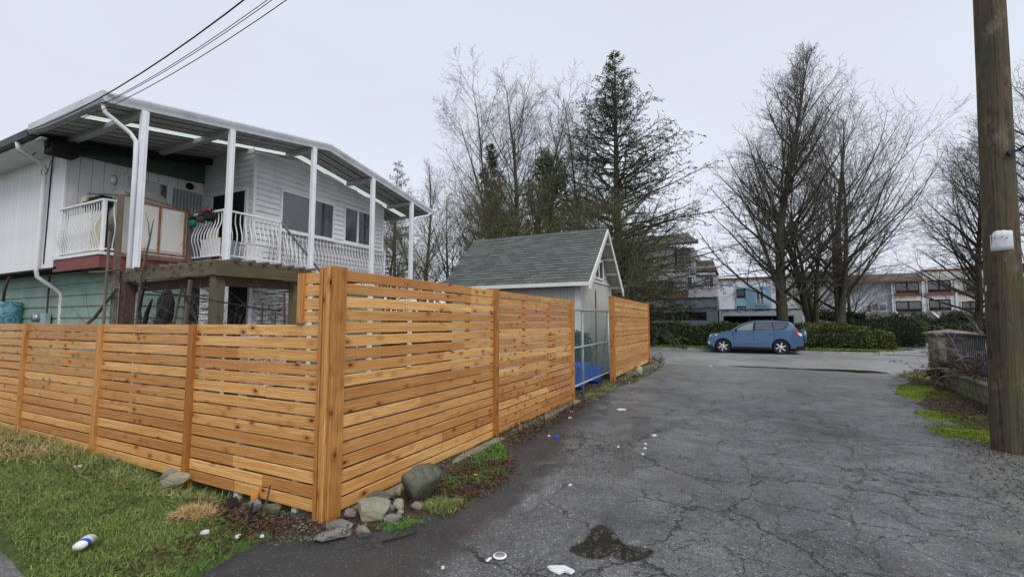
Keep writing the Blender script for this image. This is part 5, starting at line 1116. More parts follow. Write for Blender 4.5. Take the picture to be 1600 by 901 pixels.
# ================= HEDGES =================
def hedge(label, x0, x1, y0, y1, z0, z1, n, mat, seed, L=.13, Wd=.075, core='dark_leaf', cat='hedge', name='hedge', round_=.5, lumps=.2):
    rg = np.random.RandomState(seed); t = thing(name, label, cat, ((x0+x1)/2, (y0+y1)/2, z0)); sx, sy, sz = (x1-x0)/2, (y1-y0)/2, z1-z0
    # core of coarse lumpy blob
    u = rg.normal(size=(n, 3)); u /= np.linalg.norm(u, axis=1, keepdims=True); u[:, 2] = abs(u[:, 2]); p = 4.
    r = (np.abs(u[:, 0])**p+np.abs(u[:, 1])**p+np.abs(u[:, 2])**p)**(-1/p); S = u*r[:, None]
    # spread evenly along the long axis
    S[:, 0] = np.where(rg.rand(n) < .8, rg.uniform(-1, 1, n), S[:, 0]); endf = np.clip((1-np.abs(S[:, 0]))/round_*sx/1.0, 0, 1)**.5 if round_ else 1
    dep = rg.uniform(.80, 1.02, n); X = S[:, 0]*sx; lm = 1+lumps*snoise(X, S[:, 1]*sy+S[:, 2], seed, 3, 2.2)
    Y = S[:, 1]*sy*dep*lm*endf; Z = S[:, 2]*sz*dep*lm*(.55+.45*endf)
    P = np.stack([X, Y, Z], 1); D = u*np.array([.6, 1, .9])+rg.normal(size=(n, 3))*.6; D[:, 2] -= .05
    leaves(P, D, rg.uniform(.7, 1.3, n)*L, Wd, rg, mat, 'foliage', t)
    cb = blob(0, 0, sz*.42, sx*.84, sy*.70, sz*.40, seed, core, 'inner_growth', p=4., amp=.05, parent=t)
    st_ = np.stack([rg.uniform(-sx*.9, sx*.9, 40), rg.uniform(-sy*.8, 0, 40), np.zeros(40)], 1); dd = rg.normal(0, .3, (40, 3)); dd[:, 2] = 1; dd /= np.linalg.norm(dd, axis=1, keepdims=True)
    V, F = bulk_tubes([grow(st_, dd, np.full(40, sz*.8), np.full(40, .018), 5, 0, .15, rg)], 4); npobj('stems', V, F, 'bark', t); return t
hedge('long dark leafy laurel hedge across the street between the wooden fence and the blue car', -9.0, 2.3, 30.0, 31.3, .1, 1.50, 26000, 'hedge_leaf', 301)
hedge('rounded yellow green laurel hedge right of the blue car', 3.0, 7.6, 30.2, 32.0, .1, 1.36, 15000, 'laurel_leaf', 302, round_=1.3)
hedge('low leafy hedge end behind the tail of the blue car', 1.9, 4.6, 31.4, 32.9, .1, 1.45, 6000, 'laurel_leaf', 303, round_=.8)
hedge('dark green rounded shrub behind the yellow green hedge', 7.2, 11.0, 37.5, 40.0, 0, 2.0, 8000, 'hedge_leaf', 304, round_=1.2, cat='shrub', name='shrub')
hedge('long dark clipped hedge in front of the cream apartment building', 13.3, 24, 50, 52, 0, 2.1, 12000, 'dark_leaf', 305, L=.22, Wd=.12)
hedge('dull green bush at the left end of the long dark clipped hedge', 10.2, 13.8, 46, 48.5, 0, 2.0, 6000, 'hedge_leaf', 306, L=.18, Wd=.10, round_=1.4, cat='shrub', name='shrub')
hedge('dark evergreen shrub between the two right hand tree trunks', 5.2, 8.5, 40, 42, 0, 2.6, 6000, 'dark_leaf', 307, L=.18, Wd=.10, round_=1.2, cat='shrub', name='shrub')
hedge('dark undergrowth below the deodar boughs left of the long laurel hedge', -15, -8.9, 30.5, 32.5, .1, 1.9, 9000, 'dark_leaf', 308, L=.2, Wd=.1, cat='shrub', name='shrub')
hedge('dark undergrowth behind the deck stairs, seen past the end of the house', -24, -11, 19.0, 20.4, 0, 2.3, 8000, 'dark_leaf', 309, L=.2, Wd=.1, cat='shrub', name='shrub')
crown_tree('bare_tree', 'low brown bare scrub tree behind the right tree trunks before the white wall', 'tree', (8.0, 44.0, 0), 6.0, .14, 4.6, OV, 114, 60, 9, 6, 2, base=.08, leaders=4, ang0=60, ang1=40, up=.02, mat='twig_mossy')
crown_tree('bare_tree', 'low bare scrub tree between the carport and the right tree trunks', 'tree', (5.9, 47.5, 0), 6.2, .14, 4.2, OV, 115, 60, 9, 6, 2, base=.08, leaders=4, ang0=60, ang1=40, up=.02, mat='twig_mossy')
crown_tree('bare_tree', 'added bare tree out of view right of the pole, for the windows to reflect', 'tree', (14.0, 13.0, 0), 10.0, .2, 5.0, OV, 116, 60, 9, 6, 1, base=.16, leaders=2, ang0=60, ang1=35)  # unseen tree, added so the house windows have something to reflect
# ================= BUILDINGS ACROSS THE STREET =================
def painted_recess(par, x0, x1, z0, z1, y, depth=1.2, pane='glass', trim='bld_white', rail_=None, mull=1, name='balcony'):
    # flat dark panel painted in for a deep opening's shade, with panes and surround
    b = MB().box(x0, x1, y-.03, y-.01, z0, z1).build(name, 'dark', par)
    w = (x1-x0)
    for i in range(mull+1):
        a = x0+w*i/(mull+1)+.08; MB().box(a, x0+w*(i+1)/(mull+1)-.08, y-.06, y-.04, z0+.25*(z1-z0), z1-.12).build('pane', pane, b)
    for (a, c, d, e) in ((x0-.08, x0, z0-.08, z1+.08), (x1, x1+.08, z0-.08, z1+.08)): MB().box(a, c, y-.12, y, d, e).build('jamb', trim, b)
    MB().box(x0, x1, y-.12, y, z1, z1+.08).build('lintel', trim, b)
    if rail_: MB().box(x0-.1, x1+.1, y-.35, y-.28, z0-.1, z0+.03).box(x0-.1, x1+.1, y-.34, y-.30, z0+.30, z0+.36).build('balcony_rail', rail_, b)
    return b
def win(par, x0, x1, z0, z1, y, mull=1, trim='bld_white'):
    f = MB().box(x0, x1, y-.08, y-.0, z0, z0+.07).box(x0, x1, y-.08, y, z1-.07, z1).box(x0, x0+.07, y-.08, y, z0+.07, z1-.07).box(x1-.07, x1, y-.08, y, z0+.07, z1-.07)
    for i in range(mull): xm = x0+(x1-x0)*(i+1)/(mull+1); f.box(xm-.03, xm+.03, y-.08, y, z0+.07, z1-.07)
    f = f.build('window', trim, par); MB().box(x0+.07, x1-.07, y-.04, y-.02, z0+.07, z1-.07).build('pane', 'glass', f); return f
# grey tower with podium
b1 = thing('apartment_building', 'grey three storey apartment building with a dark hip roof behind the deodar', 'building', (-7, 46, 0))
b1.location = (0, 0, 0)
MB().box(-20, -5.9, 45.6, 58, 0, 9.2).build('wall', 'bld_grey', b1); MB().box(-5.9, -3.45, 46.6, 58, 0, 8.9).build('wall', 'bld_grey2', b1)
MB().box(-7.9, -5.2, 44.9, 46.5, 5.6, 8.9).build('bay', 'bld_grey', b1)
MB().prism([(-20.4, 44.6, 9.05), (-2.9, 44.6, 9.05), (-4.3, 50, 10.9), (-20.4, 50, 10.9)], (0, .3, .12)).build('roof', 'bld_roof', b1)
MB().box(-20.4, -2.9, 44.5, 44.62, 8.9, 9.15).build('fascia', 'bld_roof', b1)
MB().box(-3.45, -1.7, 48.5, 58, 0, 7.2).build('wall', 'bld_grey2', b1); MB().prism([(-3.5, 48.2, 6.7), (-1.5, 48.2, 6.7), (-1.9, 49.2, 7.9), (-3.5, 49.2, 7.9)], (0, 5, 0)).build('roof', 'bld_roof', b1)
MB().box(-3.44, -1.68, 48.3, 48.45, 6.35, 6.55).build('trim', 'bld_white', b1)
for (x0, x1, z0, z1) in ((-7.5, -6.9, 7.4, 8.3),): win(b1, x0, x1, z0, z1, 44.9, 0)
painted_recess(b1, -7.9, -6.2, 3.9, 5.4, 45.6, trim='bld_grey', mull=1); win(b1, -9.6, -8.6, 4.0, 5.3, 45.6, 1); win(b1, -9.6, -8.6, 6.8, 8.0, 45.6, 1); win(b1, -12.6, -11.4, 4.0, 5.3, 45.6, 1); win(b1, -12.6, -11.4, 6.8, 8.0, 45.6, 1)
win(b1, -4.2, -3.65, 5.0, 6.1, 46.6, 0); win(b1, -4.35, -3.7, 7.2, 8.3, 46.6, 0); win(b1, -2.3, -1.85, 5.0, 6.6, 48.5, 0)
painted_recess(b1, -5.75, -5.0, 6.9, 8.4, 46.6, mull=0)
pdm = thing('parking_podium', 'blue grey one storey parking podium with dark slot openings below the grey apartments', 'building')
MB().box(-20, -1.35, 41, 45.5, 0, 1.80).build('lower_wall', 'bld_bluegrey', pdm); MB().box(-20, -1.35, 41, 45.5, 2.5, 3.68).build('parapet', 'bld_bluegrey', pdm)
MB().box(-20, -2.2, 41.3, 45.5, 1.8, 2.5).build('slot_back', 'dark', pdm); MB().box(-2.2, -1.35, 41.001, 45.5, 1.8, 2.5).build('pier', 'bld_bluegrey', pdm)
MB().box(-20, -1.30, 40.93, 41, 2.86, 2.93).build('ledge', 'bld_grey', pdm); MB().box(-20, -1.30, 40.9, 41.1, 3.68, 3.74).build('coping', 'bld_roof', pdm)
for i in range(9): MB().box(-2.3-1.9*i, -2.2-1.9*i, 41.05, 41.2, 1.8, 2.5).build('bar', 'bld_roof', pdm)
for i in range(2): MB().box(-20, -2.2, 41.1, 41.16, 1.95+.25*i, 1.99+.25*i).build('bar', 'bld_roof', pdm)
pt = thing('planter', 'red planter with small plants on the podium terrace', 'planter', (-4.6, 42, 3.74)); MB().box(-.9, .9, -.2, .2, 0, .3).build('box', 'bld_red', pt)
rs = np.random.RandomState(4); n = 300; leaves(rs.uniform([-.9, -.2, .25], [.9, .2, .6], (n, 3)), rs.normal(size=(n, 3))+[0, 0, 1], .18, .08, rs, 'hedge_leaf', 'foliage', pt)
# carport with flaking white band
cp = thing('carport', 'low white carport with a stained white fascia band behind the blue car', 'carport')
MB().box(-1.25, 4.55, 41, 47, 2.16, 2.66).build('fascia_band', 'bld_white', cp); MB().box(-1.3, 4.6, 40.95, 47, 2.661, 2.71).build('coping', 'bld_roof', cp)
MB().box(4.0, 4.55, 41, 41.5, 0, 2.158).build('pier', 'bld_white', cp); MB().box(-1.25, -.95, 41, 41.4, 0, 2.158).build('pier', 'bld_white', cp)
MB().box(-1.2, 4.5, 46.6, 46.9, 0, 2.158).build('back_wall', 'dark', cp); MB().box(.9, 1.0, 41.1, 41.3, 0, 2.15).build('post', 'bld_roof', cp); MB().box(2.5, 2.6, 41.1, 41.3, 0, 2.15).build('post', 'bld_roof', cp)
rs = np.random.RandomState(8)
for i in range(26): 
    x = rs.uniform(-1.1, 4.4); z = rs.uniform(2.45, 2.63); MB().box(x, x+rs.uniform(.05, .35), 40.985, 40.998, z, z+rs.uniform(.02, .09)).build('stain', 'bld_roof', cp)
# white and blue building
b2 = thing('apartment_building', 'white building with a blue corner and a red roof edge behind the tall bare tree', 'building')
MB().box(-2.4, 8.6, 55, 66, 0, 6.35).build('wall', 'bld_white', b2); MB().box(-2.6, 8.7, 54.8, 55.0, 6.351, 6.50).build('red_trim', 'bld_red', b2)
MB().box(.02, 3.4, 54.9, 55.02, 2.9, 5.45).build('blue_wall', 'bld_blue', b2); MB().prism([(1.0, 54.9, 2.9), (1.75, 54.6, 2.9), (1.75, 54.6, 5.3), (1.0, 54.9, 5.3)], (.05, .3, 0)).build('blue_return', 'bld_blue', b2)
painted_recess(b2, .1, 1.0, 4.3, 5.25, 54.9, trim='bld_blue', mull=0); painted_recess(b2, .1, 1.0, 3.0, 3.4, 54.9, trim='bld_blue', mull=0)
w_ = win(b2, 1.95, 2.75, 3.6, 5.0, 54.9, 1)
for i in range(5): MB().box(1.9, 3.3, 54.6, 54.64, 3.5+.14*i, 3.53+.14*i).build('balcony_bar', 'bld_white', b2)
win(b2, 6.3, 7.2, 4.3, 5.3, 55, 1); 
MB().prism([(6.4, 54.7, 5.85), (6.4, 54.9, 5.6), (6.4, 56.5, 6.9), (6.4, 56.5, 7.0)], (2.3, 0, 0)).build('roof', 'bld_roof', b2)
# cream building at right
b3 = thing('apartment_building', 'cream two storey apartment row with dark mansard roofs and red trim, far right', 'building')
Y = 60
MB().box(8.7, 14.75, Y+.4, 72, 0, 6.0).build('wall', 'bld_white', b3); MB().box(14.75, 40, Y, 72, 0, 6.0).build('wall', 'bld_cream', b3)
MB().prism([(8.0, Y-.5, 5.95), (8.0, Y+1.6, 6.9), (8.0, Y+1.6, 5.95)], (9.3, 0, 0)).build('mansard_roof', 'bld_roof', b3); MB().box(17.3, 40, Y-.1, Y+3, 6.0, 6.95).build('parapet', 'bld_cream', b3)
MB().box(17.2, 40, Y-.2, Y-.101, 6.85, 7.02).build('red_trim', 'bld_red', b3); MB().box(10.5, 17.3, Y-.6, Y-.45, 5.85, 5.98).build('red_trim', 'bld_red', b3)
MB().box(15.0, 40, Y-.10, Y-.001, 4.44, 4.54).build('red_trim', 'bld_red', b3)
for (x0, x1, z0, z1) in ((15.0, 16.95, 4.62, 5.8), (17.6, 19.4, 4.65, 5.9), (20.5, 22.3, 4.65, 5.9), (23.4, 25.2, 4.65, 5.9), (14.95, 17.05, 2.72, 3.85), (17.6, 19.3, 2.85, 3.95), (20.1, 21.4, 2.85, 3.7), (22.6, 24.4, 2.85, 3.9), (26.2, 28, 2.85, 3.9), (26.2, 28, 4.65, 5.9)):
    painted_recess(b3, x0, x1, z0, z1, Y, trim='bld_cream', rail_='bld_red' if z0 > 4 else 'bld_roof', mull=1)
win(b3, 13.0, 14.3, 2.8, 3.6, Y+.4, 1)
MB().box(12.7, 13.0, Y+.3, Y+.38, 2.85, 3.05).box(12.7, 13.0, Y+.3, Y+.38, 3.2, 3.4).build('vent', 'bld_roof', b3)
for x in (14.75, 17.2, 19.75): MB().box(x-.08, x+.08, Y-.12, Y-.02, 2.2, 5.85).build('downpipe', 'bld_white', b3)
MB().prism([(10.5, Y-2.4, 1.85), (10.5, Y-.02, 2.65), (10.5, Y-.02, 1.85)], (7.2, 0, 0)).build('lower_roof', 'bld_roof', b3); MB().prism([(18.6, Y-2.4, 1.85), (18.6, Y-.02, 2.7), (18.6, Y-.02, 1.85)], (5, 0, 0)).build('lower_roof', 'bld_roof', b3)
MB().bar((17.75, Y-2.45, 1.9), (17.75, Y-.1, 2.75), .18, .1).build('white_verge', 'bld_white', b3); MB().bar((14.9, Y-2.45, 1.9), (14.9, Y-.1, 2.75), .18, .1).build('white_verge', 'bld_white', b3)
MB().box(10.5, 40, Y-2.2, Y-.5, 0, 1.84).build('lower_wall', 'bld_grey', b3)
# house behind the right garden (just outside / beyond the railing)
# ================= STONES =================
def rock(name, lb, cx, cy, cz, sx, sy, sz, seed, mat, rz=0, facet=.16, cat='stone', group=None, tilt=0, sub=4):
    rs = np.random.RandomState(seed); me = bpy.data.meshes.new(name); bm = bmesh.new(); bmesh.ops.create_icosphere(bm, subdivisions=sub, radius=1)
    pl_ = [(Vector(rs.normal(size=3)).normalized(), rs.uniform(.55, .88)) for _ in range(11)]
    ph = rs.uniform(0, 6, 4)
    for v in bm.verts:
        p = v.co.copy()
        for nrm, d in pl_:
            q = p.dot(nrm)
            if q > d: p -= nrm*(q-d)*(.35+facet*4 if facet < .16 else .92)
        p *= 1+.04*math.sin(5*p.x+ph[0])*math.sin(6*p.y+ph[1])+.02*math.sin(13*p.z+9*p.x+ph[2]); v.co = (p.x*sx, p.y*sy, p.z*sz)
    bm.to_mesh(me); bm.free(); me.materials.append(M[mat]); me.polygons.foreach_set('use_smooth', [facet < .16]*len(me.polygons))
    o = bpy.data.objects.new(name, me); C.objects.link(o); o.location = (cx, cy, cz); o.rotation_euler = (tilt, tilt*.6, rz); tag(o, lb, cat, group); return o
rock('boulder', 'large rounded dark mossy boulder at the foot of the tall fence', -2.62, 3.40, .155, .215, .185, .20, 11, 'stone_dark', .5, .08, 'boulder', tilt=.3, sub=4)
rock('stone', 'large flat topped tan stone beside the fence corner post', -2.70, 2.90, .085, .175, .135, .11, 12, 'stone_tan', .3, .2, tilt=.35)
rock('stone', 'long mossy grey slab behind the flat tan stone against the fence', -2.85, 3.12, .07, .10, .19, .06, 13, 'stone_dark', .1, .2)
rock('stone', 'small round pale grey stone left of the boulder', -2.62, 3.11, .06, .055, .05, .05, 14, 'stone_tan', 0, .1)
rock('stone', 'mottled grey stone between the tan stone and the round pale one', -2.68, 3.02, .05, .07, .06, .065, 15, 'stone_grey', 1, .2)
rock('stone', 'small pinkish brown stone in front of the boulder', -2.48, 3.17, .05, .055, .045, .04, 16, 'stone_pink', .4, .1)
rock('stone', 'jagged light grey stone in front of the tan stone', -2.52, 2.93, .035, .08, .05, .04, 17, 'stone_grey', .7, .25)
rock('stone', 'grey stone under the fence corner post', -2.82, 2.66, .03, .12, .08, .06, 18, 'stone_grey', .2, .2)
rock('stone', 'flat broken grey stone lowest at the fence corner', -2.74, 2.52, .025, .13, .07, .045, 19, 'stone_grey', .9, .25)
rock('stone', 'small oval grey stone below the tan stone', -2.58, 2.66, .03, .07, .05, .04, 20, 'stone_grey', .2, .1)
rock('stone', 'little brown stone tucked beside the fence corner post', -2.86, 2.80, .06, .05, .05, .05, 21, 'stone_pink', .2, .2)
rock('stone', 'white bit of stone wedged left of the boulder', -2.74, 3.25, .11, .022, .026, .04, 22, 'stone_tan', .2, .2)
rock('stone', 'pale stone chip before the round pale stone', -2.55, 3.05, .03, .03, .03, .025, 23, 'stone_tan', .2, .2)
rock('stone', 'pointed white grey stone at the foot of the far fence run', -2.68, 13.9, .16, .16, .35, .18, 24, 'stone_tan', .4, .3)
for k, (x, y, s) in enumerate(((-2.72, 13.1, .2), (-2.62, 14.7, .2), (-2.66, 15.6, .22), (-2.6, 16.6, .2))):
    rock('stone', ['dark mossy stone first along the far fence run', 'mossy stone third along the far fence run', 'greenish stone fourth along the far fence run', 'mossy stone last along the far fence run, by the street'][k], x, y, .1, s, s*1.3, .14, 30+k, 'stone_dark', k, .2)
rock('stone', 'large pale grey stone lying in the grass under the low fence', -4.93, 2.56, .08, .14, .08, .07, 41, 'stone_tan', .9, .2)
rock('stone', 'second grey stone beside the pale one under the low fence', -5.2, 2.66, .06, .10, .07, .06, 42, 'stone_grey', .3, .2)
rock('stone', 'grey stone under the low fence left of its second post', -6.4, 2.66, .05, .12, .06, .06, 43, 'stone_grey', .3, .2)
rock('stone', 'dark grey stone in the dirt near the tall corner post', -3.55, 2.58, .05, .10, .07, .06, 44, 'stone_dark', .3, .2)
rock('stone', 'small grey stone among the debris left of the dark grey stone', -3.74, 2.58, .05, .06, .05, .045, 45, 'stone_grey', .3, .2)
rs = np.random.RandomState(77)
# pebbles and grit as one mass
def pebbles(name, n, fx, smin, smax, mat, lb, seed, zf=None):
    rg = np.random.RandomState(seed); X, Y = fx(rg, n); n = len(X); s = rg.uniform(smin, smax, n)*rg.uniform(.5, 1, n)
    base = np.array([[1,0,0],[-1,0,0],[0,1,0],[0,-1,0],[0,0,.7],[0,0,-.7]], float); fc = np.array([[0,2,4],[2,1,4],[1,3,4],[3,0,4],[2,0,5],[1,2,5],[3,1,5],[0,3,5]])
    Z = (zf(X, Y) if zf else 0*X)+s*.25; V = base[None]*s[:, None, None]*rg.uniform(.6, 1.3, (n, 6, 1)); a = rg.uniform(0, 6.28, n); c, sn = np.cos(a), np.sin(a)
    x = V[..., 0]*c[:, None]-V[..., 1]*sn[:, None]; y = V[..., 0]*sn[:, None]+V[..., 1]*c[:, None]; V = np.stack([x+X[:, None], y+Y[:, None], V[..., 2]+Z[:, None]], -1)
    F = (fc[None]+6*np.arange(n)[:, None, None]).reshape(-1, 3); o = npobj(name, V.reshape(-1, 3), F, mat); tag(o, lb, 'gravel' if 'gravel' in name else 'grit', kind='stuff'); return o
def inpoly(poly, jit=0, bias=None):
    def f(rg, n):
        xs = [p[0] for p in poly]; ys = [p[1] for p in poly]; X = rg.uniform(min(xs), max(xs), n*3); Y = rg.uniform(min(ys), max(ys), n*3); k = poly_inside(X, Y, poly); X, Y = X[k][:n], Y[k][:n]
        return X+rg.normal(0, jit, len(X)), Y+rg.normal(0, jit, len(X))
    return f
pebbles('gravel', 10000, inpoly([(4.2, 16), (3.4, 12.5), (2.7, 8.8), (2.15, 6), (1.7, 4), (1.6, 2.6), (2.6, 2.2), (4.5, 7), (4.6, 16)], .18), .005, .019, 'stone_dark', 'dark grey gravel scattered on the shoulder around the utility pole', 5, lambda X, Y: .014+.016*snoise(X, Y, 51, 4, 2.2)*.6)
pebbles('gravel', 7500, inpoly([(4.2, 16), (3.4, 12.5), (2.7, 8.8), (2.15, 6), (1.7, 4), (1.6, 2.6), (2.6, 2.2), (4.5, 7), (4.6, 16)], .2), .004, .014, 'stone_grey', 'pale gravel chips among the dark gravel right of the lane', 55, lambda X, Y: .014+.016*snoise(X, Y, 51, 4, 2.2)*.6)
pebbles('loose_grit', 1600, inpoly([(-3.3, .6), (1.5, .6), (2.5, 8), (-2.4, 8)], 0), .003, .008, 'stone_grey', 'fine pale grit scattered on the wet lane', 6, lambda X, Y: .004+0*X)
pebbles('soil_grit', 2200, inpoly(DIRT, .02), .006, .022, 'stone_pink', 'small stones in the dirt strip along the tall fence', 7, dirt_z)
# ================= GRASS, WEEDS, LEAF LITTER =================
def blades(name, n, poly, L, Wd, mat, lb, seed, zf, lean=.5, cat='grass', dens=None, jit=.0):
    rg = np.random.RandomState(seed); X, Y = inpoly(poly, jit)(rg, n)
    if dens is not None:
        k = rg.rand(len(X)) < dens(X, Y); X, Y = X[k], Y[k]
    n = len(X); P = np.stack([X, Y, zf(X, Y)-.004], 1); D = rg.normal(0, lean, (n, 3)); D[:, 2] = 1; D /= np.linalg.norm(D, axis=1, keepdims=True)
    l = L*rg.uniform(.5, 1.3, n)[:, None]; S = np.cross(D, rg.normal(size=(n, 3))); S[:, 2] *= .2; S /= np.linalg.norm(S, axis=1, keepdims=True); w = Wd*rg.uniform(.6, 1.3, n)[:, None]
    bend = D*np.array([1, 1, 0])*1.0+rg.normal(0, .25, (n, 3))*np.array([1, 1, 0])
    a = P-S*w/2; b = P+S*w/2; m = P+D*l*.55; c = m-S*w*.42; d = m+S*w*.42; D2 = D+bend*.9; D2[:, 2] -= .35; tip = m+D2/np.linalg.norm(D2, axis=1, keepdims=True)*l*.5
    V = np.stack([a, b, d, c, tip], 1).reshape(-1, 3); o5 = 5*np.arange(n)[:, None]
    F = np.concatenate([o5+np.array([[0, 1, 2]]), o5+np.array([[0, 2, 3]]), o5+np.array([[3, 2, 4]])]); o = npobj(name, V, F, mat); tag(o, lb, cat, kind='stuff'); return o
GR = [(-11, 1.46), (-5.2, 1.46), (-4.5, 1.38), (-3.95, 1.27), (-3.5, 1.0), (-3.22, .85), (-3.17, 1.70), (-3.28, 2.05), (-3.3, 2.3), (-3.75, 2.45), (-4.2, 2.62), (-11, 2.66)]
bare = lambda X, Y: np.clip(1.05-1.3*np.exp(-(((X+3.55)/.28)**2+((Y-2.35)/.22)**2))-.9*np.exp(-(((X+3.98)/.16)**2+((Y-2.22)/.12)**2))-.45*(snoise(X, Y, 88, 3, 3)>.35), .05, 1)
blades('lawn_grass', 85000, GR, .042, .0045, 'grass', 'short green lawn grass between the low fence and the path', 9, lawn_z, .55, dens=bare)
blades('long_grass', 5200, [(-10, 2.15), (-6.5, 2.2), (-4.2, 2.32), (-3.9, 2.64), (-10, 2.66)], .14, .009, 'grass_long', 'long flattened yellowing grass at the foot of the low fence', 10, lawn_z, 1.3, jit=.03)
blades('long_grass', 2600, [(-11, 1.9), (-7.2, 2.0), (-6.8, 2.6), (-11, 2.66)], .16, .008, 'straw', 'dry straw coloured grass at the far left by the low fence', 11, lawn_z, 1.4, jit=.05)
blades('grass_edge', 2500, [(-3.4, .9), (-3.12, .85), (-3.1, 1.9), (-3.16, 2.3), (-3.4, 2.3)], .035, .004, 'weed', 'thin grass fringe where the lawn meets the tarmac', 12, lawn_z, .8, jit=.03)
sw = blades('straw_heap', 1500, [(-4.12, 2.12), (-3.86, 2.10), (-3.80, 2.26), (-3.9, 2.34), (-4.12, 2.30)], .10, .004, 'straw', 'small tan heap of dry straw on the lawn near the corner post', 13, lambda X, Y: .04+.045*np.exp(-(((X+3.97)/.13)**2+((Y-2.22)/.1)**2)), 2.2, 'straw', jit=.03)
SP = [(-2.86, 3.65), (-2.35, 3.7), (-2.25, 4.3), (-2.5, 4.9), (-2.82, 5.3)]
def clumpd(X, Y): return np.clip((snoise(X, Y, 91, 3, 5)+.25)*2.2, 0, 1)
blades('weeds', 9500, SP, .035, .012, 'weed', 'bright green weeds on the dirt strip right of the boulder', 14, dirt_z, .9, 'weeds', dens=clumpd, jit=.02)
blades('weeds', 900, [(-2.5, 3.18), (-2.2, 3.22), (-2.2, 3.45), (-2.42, 3.42)], .075, .006, 'grass_long', 'yellow green grass tuft in front of the boulder', 15, lambda X, Y: .02+0*X, .8, 'weeds', jit=.03)
blades('weeds', 700, [(-2.6, 2.78), (-2.4, 2.82), (-2.3, 3.05), (-2.5, 3.0)], .035, .006, 'weed', 'small green weeds just below the jagged stone', 16, lambda X, Y: .01+0*X, .8, 'weeds', jit=.03)
blades('weeds', 5200, [(-2.95, 8.7), (-2.62, 9.2), (-2.68, 10.2), (-2.6, 11.8), (-2.9, 11.8)], .05, .012, 'grass_long', 'mossy grass strip below the chain link gate', 17, dirt_z, .9, 'weeds', dens=clumpd, jit=.03)
blades('weeds', 1600, [(-2.9, 12.3), (-2.5, 12.6), (-2.35, 17), (-2.5, 18), (-2.9, 18)], .10, .012, 'grass_long', 'scruffy grass among the stones of the far fence run', 18, dirt_z, .9, 'weeds', jit=.05)
blades('verge_grass', 15000, [(-9, 28.6), (6.4, 28.6), (7.6, 30), (8.3, 31.4), (7.8, 32), (-9, 30.2)], .10, .02, 'grass', 'mown grass verge across the street by the hedges', 19, lambda X, Y: .14+.03*snoise(X, Y, 71, 3, .8), .6)
def litter(name, n, poly, size, lb, seed, zf, mat='litter', jit=.05):
    rg = np.random.RandomState(seed); X, Y = inpoly(poly, jit)(rg, n); n = len(X); P = np.stack([X, Y, zf(X, Y)+rg.uniform(.004, .03, n)], 1); D = rg.normal(size=(n, 3)); D[:, 2] *= .35
    o = leaves(P, D, size*rg.uniform(.6, 1.4, n), size*.6, rg, mat, name); tag(o, lb, 'leaf litter', kind='stuff')
litter('leaf_litter', 1500, [(-2.7, 3.6), (-2.15, 3.55), (-2.1, 4.3), (-2.4, 4.9), (-2.7, 4.4)], .032, 'dark rotting leaf litter on the dirt right of the boulder', 20, dirt_z)
litter('leaf_litter', 1700, [(-2.95, 5.4), (-2.55, 5.4), (-2.6, 8.8), (-2.95, 8.8)], .04, 'brown leaf litter along the foot of the tall fence before the gate', 21, dirt_z)
litter('leaf_litter', 1500, [(-4.4, 2.45), (-3.2, 2.2), (-3.2, 2.65), (-4.4, 2.68)], .04, 'brown dead leaves and twigs under the low fence near the corner', 22, lawn_z)
litter('leaf_litter', 2600, [(3.5, 12.6), (3.0, 10.0), (3.9, 9.0), (4.2, 13.8)], .034, 'reddish brown dead leaves between the moss patches by the low garden wall', 23, lambda X, Y: .06+.03*snoise(X, Y, 61, 4, 2)*.6, 'fern_dead')
litter('leaf_litter', 900, [(-2.2, 4.6), (-1.2, 4.6), (-1.2, 6.2), (-2.3, 6.2)], .02, 'thin brown leaf specks on the lane beside the weeds', 24, lambda X, Y: .004+0*X, 'fern_dead', .1)
litter('leaf_litter', 500, [(-3.6, 1.5), (-3.2, 1.5), (-3.2, 2.2), (-3.6, 2.2)], .03, 'sparse dead leaves at the edge of the lawn', 25, lawn_z)
# ================= RUBBISH AND SMALL THINGS =================
def scrap(lb, x, y, z, pts, mat='paper', name='litter_scrap', cat='litter', h=.012, rz=0, group=None, curl=.0):
    n = len(pts); m = MB(); vs = [(a, b, curl*math.sin(a*40+b*30)) for a, b in pts]; vs2 = [(a*.9, b*.9, h+curl*math.sin(a*40+b*30)) for a, b in pts]
    o = m.add(vs+vs2, [tuple(range(n))[::-1], tuple(range(n, 2*n))]+[(i, (i+1) % n, n+(i+1) % n, n+i) for i in range(n)]).build(name, mat); o.location = (x, y, z); o.rotation_euler = (0, 0, rz); tag(o, lb, cat, group); return o
def ragged(r, n, seed, el=1.): g_ = random.Random(seed); return [(r*g_.uniform(.6, 1.1)*math.cos(6.283*i/n), r*el*g_.uniform(.6, 1.1)*math.sin(6.283*i/n)) for i in range(n)]
scrap('crumpled white paper scrap at the bottom middle of the lane', -1.07, 2.86, .012, [(-.09, .03), (-.07, -.02), (-.01, -.05), (.02, -.03), (.06, -.06), (.09, -.02), (.03, .02), (-.03, .035)], h=.012, curl=.006, rz=.4)
lid = thing('white_disc', 'round white plastic lid with a loose tab on the wet tarmac', 'lid', (-1.50, 2.83, .012)); MB().tube([(0, 0, 0), (0, 0, .006), (0, 0, .010)], [.046, .048, .043], 24).build('disc', 'white_plastic', lid, True); MB().tube([(0, 0, .010), (0, 0, .0115)], [.036, .034], 24).build('rim_groove', 'glass_pale', lid, True); MB().box(-.055, -.035, -.10, -.045, 0, .006).build('tab', 'white_plastic', lid, bevel=.003)
cup = thing('paper_cup', 'crushed white and blue paper cup lying on the lawn by the path', 'cup', (-4.02, 1.55, .11), 2.3)
